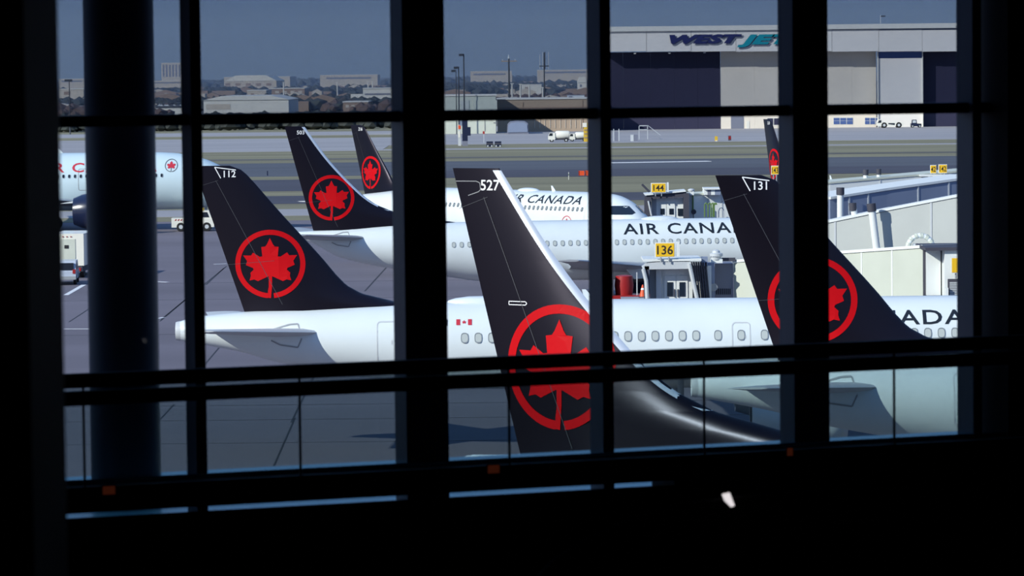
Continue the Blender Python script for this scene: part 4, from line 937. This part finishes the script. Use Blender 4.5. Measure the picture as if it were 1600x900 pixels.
fbox('barrier', 'right dark slatted barrier on the far lot', 'barrier', 773, 221, 783.5, 229.5, 'navy', [('stripe', 'bellows', 0, .45, 1, .7), ('foot', 'lgrey', .1, 0, .3, .3), ('foot', 'lgrey', .7, 0, .9, .3)])
fbox('stop_sign', 'small red stop sign on a post before the cream building', 'sign', 755.4, 205, 756.4, 224, 'lgrey', [('plate', 'redlamp', -1.4, .78, 2.4, 1.0)], dep=.15)
fbox('boom_lift', 'yellow and white lift tower at the right edge of the middle window', 'lift', 912, 192, 921, 222, 'vyellow', [('cage', 'bldg3', -.2, .78, .6, 1.0), ('rung', 'bldg2', .1, .2, .9, .26), ('rung', 'bldg2', .1, .4, .9, .46), ('rung', 'bldg2', .1, .6, .9, .66)], dep=1.2)
fbox('ground_unit', 'grey box unit on a pedestal before the dark hangar door', 'machine', 985, 210.5, 996.5, 221, 'shed', [('lit_side', 'lgrey', 0, 0, .45, 1), ('pedestal', 'bldg3', .1, -.45, .4, 0)], dep=1.2)
fbox('utility_post', 'green grey utility post at the left of the hangar apron', 'post', 960, 206, 966, 221, 'shed', [('frame_bar', 'lgrey', -.3, 0, -.1, 1.3), ('frame_bar', 'lgrey', 1.1, 0, 1.3, 1.3)], dep=.5)
fbox('marker_board', 'yellow marker on the hangar apron', 'marker', 1117, 213, 1121.5, 221, 'vyellow', [('base', 'bldg3', .2, 0, .8, .2)]); fbox('marker_board', 'dark red marker right of the yellow one', 'marker', 1138, 212, 1142.5, 220, 'bellows', [('plate', 'redlamp', .1, .3, .9, .9), ('symbol', 'bldg3', .4, .4, .6, .7)])
fbox('taxiway_sign', 'left orange taxiway sign behind fin 527', 'sign', 904, 267, 913, 275, 'orange', [('leg', 'lgrey', .4, -.4, .5, 0), ('edge', 'redlamp', 0, 0, .08, 1)], 'orange taxiway signs'); fbox('taxiway_sign', 'right orange taxiway sign against the mullion', 'sign', 914.5, 266.5, 922, 275, 'orange', [('leg', 'lgrey', .4, -.4, .5, 0), ('edge', 'redlamp', 0, 0, .08, 1)], 'orange taxiway signs')
fbox('edge_marker', 'thin white edge marker left of the orange signs', 'marker', 888, 269, 889, 281, 'bldg3', [('band', 'gpipe', 0, .6, 1, .75)], dep=.15); fbox('taxi_light', 'small dark taxiway light post behind fin 112', 'marker', 417, 267, 418.8, 275, 'navy', [('base', 'bldg3', .1, -.3, .9, .0)], dep=.3)
# mobile stairs
p = G(1010, 218); t = empty('mobile_stairs', p, 0, 'grey mobile boarding stairs in front of the dark hangar door', 'stairs'); d = p.y
A = [W(x, y, d) - p for x, y in ((998, 196), (1012, 196), (1012, 203), (1032, 218), (1030, 218), (998, 203))]
MB().box(A[0].x, A[1].x, 0, 1.5, A[2].z, A[2].z + .12).build('platform', 'lgrey', t)
for x in (A[0].x, A[1].x - .1): MB().box(x, x + .12, 0, .12, 0, A[0].z).build('post', 'lgrey', t)
MB().box(A[0].x, A[1].x, 0, .06, A[0].z - .15, A[0].z).build('handrail', 'lgrey', t)
for i in range(7):
    f = i / 7; x = A[1].x + (A[3].x - A[1].x) * f; z_ = A[2].z * (1 - f); MB().box(x, x + .45, 0, 1.4, z_ - .08, z_).build('step', 'grey', t)
MB().path([(A[1].x, 0, A[0].z), (A[3].x, 0, .9)], .06, 6).build('stair_rail', 'lgrey', t)
# red cart and cone under the wing of 503
p = W(968, 462, 206); t = empty('service_truck', (p.x, 206, 0), 0, 'red service truck with round tank under the wing beside gate 136', 'truck')
for nm, m, x0, x1, y0, y1, z0, z1 in (('chassis', 'bellows', -1.3, 1.8, 0, 1.9, .5, 1.6), ('deck', 'redlamp', -1.3, 1.8, 0, 1.9, 1.6, 1.95), ('control_box', 'bellows', -1.25, -.35, .1, 1.8, 1.95, 3.1), ('gauge_panel', 'lgrey', -1.0, -.5, .04, .1, 2.5, 3.0), ('railing', 'lgrey', 1.0, 1.06, .1, .16, 1.95, 3.3)): MB().box(x0, x1, y0, y1, z0, z1).build(nm, m, t)
MB().lathe([(-.6, .25), (-.55, .5), (.0, .56), (.55, .5), (.6, .25)], 'Z', (.3, .9, 2.5), 18, cap=True).build('tank', 'redlamp', t, True)
for x in (-.9, 1.2): wheel(t, x, .1, .45); wheel(t, x, 1.8, .45)
p = W(1004.5, 464.5, 200); t = empty('equipment_trolley', (p.x, 200, 0), 0, 'dark equipment trolley carrying a cone left of the gate 136 cab', 'trolley')
MB().box(-1.2, .6, -.6, .6, .5, p.z - .05).build('body', 'bellows', t); MB().box(-1.25, .65, -.65, .65, p.z - .05, p.z).build('top_plate', 'grey', t)
for x in (-.8, .3): wheel(t, x, -.45, .3); wheel(t, x, .45, .3)
hC = W(1004.5, 445, 200).z - p.z; t = empty('traffic_cone', p, 0, 'orange traffic cone with white band left of the gate 136 cab', 'cone')
MB().lathe([(.05, .2), (hC, .04)], 'Z', (0, 0, 0), 14, cap=True).build('cone_body', 'orange', t, True); MB().box(-.24, .24, -.24, .24, 0, .05).build('base', 'bellows', t); MB().lathe([(hC * .6, .115), (hC * .75, .09)], 'Z', (0, 0, 0), 14).build('white_band', 'num', t, True)
# ------------------------------------------------------------------ far city
building('warehouse', 'long white roofed warehouse on the left above the transom', 318, 157, 451, 172, 1290, 'bldg3', 60, parts=[(322, 163, 360, 171, 'loading_bay', 'bldg')], pitch=1.5)
building('warehouse', 'wide pale warehouse near the skyline in the second window', 352, 127, 432, 137, 2500, 'bldg', 90, parts=[(352 + 16 * i, 130, 360 + 16 * i, 134, 'window_band', 'bldg2') for i in range(5)], pitch=4)
building('warehouse', 'longest flat warehouse on the skyline of the second window', 350, 121, 453, 126, 3000, 'bldg', 90, parts=[(376, 122.5, 420, 124, 'window_band', 'bldg2')])
building('office_block', 'pale two step office block beside the middle pier', 567, 139, 640, 157, 1480, 'bldg3', 40, parts=[(570, 146, 610, 148, 'window_band', 'shed'), (548, 147, 567, 158, 'wing', 'bldg3')])
building('brick_building', 'brown brick building under the office block', 536, 160, 575, 172, 1320, 'bldg2', 30, parts=[(540 + 9 * i, 164, 545 + 9 * i, 168, 'window', 'bldg') for i in range(4)])
building('factory', 'beige factory between trees in the second window', 386, 142, 416, 153, 1750, 'bldg', 40, parts=[(392, 146, 397, 150, 'door', 'bldg2')])
building('factory', 'brown flat factory right of the beige one', 420, 139, 476, 150, 1850, 'bldg2', 40, parts=[(430 + 12 * i, 142, 436 + 12 * i, 146, 'window_band', 'bldg') for i in range(4)])
building('tower_block', 'faint beige tower block on the skyline left of the first mullion', 252, 99, 284, 126, 2900, 'bldg', 40, parts=[(254 + 5.0 * i, 101, 257 + 5.0 * i, 120, 'window_strip', 'shed') for i in range(6)]); building('tower_annex', 'low wide block at the foot of the tower block', 236, 127, 290, 132, 2700, 'bldg', 50, parts=[(240, 128.5, 285, 130, 'window_band', 'shed')]); 
sb = building('steel_works', 'white works building below tall roof letters at the far left', 232, 167, 296, 178, 1230, 'bldg3', 40, parts=[(236, 172, 262, 176, 'loading_bay', 'bldg')])
a, b = W(240.5, 165, 1229) - sb.location, W(291, 155.5, 1229) - sb.location
vs, fs, wd = text2d('STEEL', 1.0, .02, 1.15); letters('roof_letter', [(a.x + x / wd * (b.x - a.x), a.z + z * (b.z - a.z)) for x, z in vs], fs, lambda x, z: Vector((x, -.5, z)), 'pole', sb, 99); MB().box(a.x, b.x, -.45, -.3, a.z - .6, a.z - .2).build('letter_rail', 'pole', sb)
building('depot', 'pale depot roof behind the twin headed mast', 92, 140, 131, 150, 1700, 'bldg', 40, parts=[(100, 143, 110, 148, 'door', 'bldg2')]); building('depot', 'white low roof at the foot of the twin headed mast', 98, 168, 133, 174, 1300, 'bldg3', 30, parts=[(104, 171, 112, 174, 'door', 'bldg2')])
building('skyline_block', 'long pale block on the skyline of the middle window', 735, 112, 800, 121, 3000, 'bldg', 60, parts=[(740, 115, 790, 117, 'window_band', 'shed')]); building('skyline_block', 'pale block on the skyline at the right of the middle window', 840, 110, 922, 118, 3100, 'bldg', 60, parts=[(850, 112, 915, 114, 'window_band', 'shed')])
building('skyline_block', 'low pale sheds on the skyline left of the middle pier', 500, 118, 590, 127, 2900, 'bldg', 60, parts=[(510, 121, 580, 123, 'window_band', 'shed')]); building('shed_row', 'small white sheds behind the antenna mast', 815, 133, 846, 140, 1900, 'bldg3', 20, parts=[(820, 136, 825, 140, 'door', 'bldg2')])
building('house', 'small white house at the right of the middle window', 903, 129, 917, 139, 1900, 'bldg3', 15, parts=[(906, 132, 909, 136, 'window', 'shed')], pitch=3)
building('skyline_block', 'pale block on the skyline far behind the twin headed mast', 92, 124, 132, 132, 2800, 'bldg', 60, parts=[(96, 126, 128, 128, 'window_band', 'shed')])
for i, (px, y0, y1, d) in enumerate([(443, 128, 146, 1600), (527, 128, 140, 1600), (575, 127, 138, 1600), (582, 127, 138, 1600), (800, 130, 152, 1300), (813, 131, 151, 1300), (827, 132, 151, 1300), (848, 136, 150, 1300)]):
    a = W(px, y0, d); labs = ['white pole above the brown factory', 'white pole left of the pale office block', 'first white pole above the pale office block', 'second white pole above the pale office block', 'white pole at the foot of the utility pole', 'second white pole right of the utility pole', 'third white pole right of the utility pole', 'white pole at the foot of the antenna mast']
    t = empty('flag_pole', (a.x, d, 0), 0, labs[i], 'pole', 'thin white poles in the far town'); MB().tube((0, 0, 0), (0, 0, a.z), .35, .28, 6).build('pole', 'bldg3', t); MB().box(-.6, .6, -.3, .3, a.z - .3, a.z).build('head', 'bldg3', t)
def woods(label, d0, d1, x0, x1, n, hmin, hmax, m):
    v = []; f = []; b = MB()
    ico = bmesh.new(); bmesh.ops.create_icosphere(ico, subdivisions=1, radius=1); IV = [q.co.copy() for q in ico.verts]; IF = [tuple(w.index for w in q.verts) for q in ico.faces]; ico.free()
    for _ in range(int(n * 1.9)):
        d = random.uniform(d0, d1); x = random.uniform(x0, x1); h = random.uniform(hmin, hmax) * .8; r_ = h * random.uniform(.5, .9)
        if any(p[0] < x < p[1] and p[2] < d < p[3] for p in FOOT): continue
        b.add([(x + q.x * r_ * random.uniform(.8, 1.2), d + q.y * r_, h * .5 + q.z * h * .55 * random.uniform(.85, 1.15)) for q in IV], IF)
        if _ % 6 == 0: b.tube((x, d, 0), (x, d, h * .5), .3, n=5)
    o = b.build('tree_belt', m); tag(o, label, 'trees', 'wooded belts of the far town', 'stuff'); return o
woods('dark tree belt along the fence beyond the pale concrete pad', 935, 1010, -165, -30, 220, 3.0, 5.5, 'tree')
woods('dark green woods behind the long white roofed warehouse', 1370, 1650, -220, -30, 260, 4, 7, 'tree')
woods('reddish autumn woods in the middle of the far town', 1250, 1700, -70, 60, 230, 3.5, 6.0, 'tree2')
woods('blue green woods below the skyline warehouses', 1950, 2450, -340, 80, 420, 5, 8.5, 'tree')
woods('faint tree line along the horizon', 3100, 4200, -620, 160, 420, 7, 12, 'tree')
woods('dark woods behind the brown building in the middle window', 1950, 2900, -60, 75, 240, 5, 9, 'tree')
woods('mixed reddish trees left of the round column', 1000, 1350, -190, -115, 120, 3.5, 6, 'tree2')

# ------------------------------------------------------------------ haze over the far town
hz = bpy.data.materials.new('haze'); hz.use_nodes = True; n = hz.node_tree.nodes; n.clear()
o_ = n.new('ShaderNodeOutputMaterial'); vv = n.new('ShaderNodeVolumeScatter'); vv.inputs['Color'].default_value = (.46, .64, 1.0, 1); vv.inputs['Density'].default_value = 0.00026; vv.inputs['Anisotropy'].default_value = 0.0
hz.node_tree.links.new(vv.outputs[0], o_.inputs['Volume']); M['haze'] = hz
o = MB().box(-1200, 700, 925, 5000, -0.5, 90).build('haze', 'haze'); tag(o, 'thin blue haze lying over the far town', 'haze', None, 'stuff')
def rooftops(label, m, n_, seed):
    rnd = random.Random(seed); b = MB()
    for _ in range(n_):
        d = rnd.uniform(1340, 2700); x = rnd.uniform(-.175 * d, .03 * d); w = rnd.uniform(5, 15); h = rnd.uniform(2.5, 5) * (.7 + d / 4000)
        if any(p[0] - w < x < p[1] and p[2] < d < p[3] for p in FOOT): continue
        b.box(x, x + w, d, d + rnd.uniform(8, 20), 0, h)
        if rnd.random() < .4: b.prism([(x - .4, h), (x + w + .4, h), (x + w / 2, h + 1.6)], d, d + 8, 'Y')
    o = b.build('town_rooftops', m); tag(o, label, 'houses', 'small roofs of the far town', 'stuff')
rooftops('scattered pale roofs among the trees of the far town', 'bldg', 120, 3)
rooftops('scattered brown roofs among the trees of the far town', 'bldg2', 130, 5)
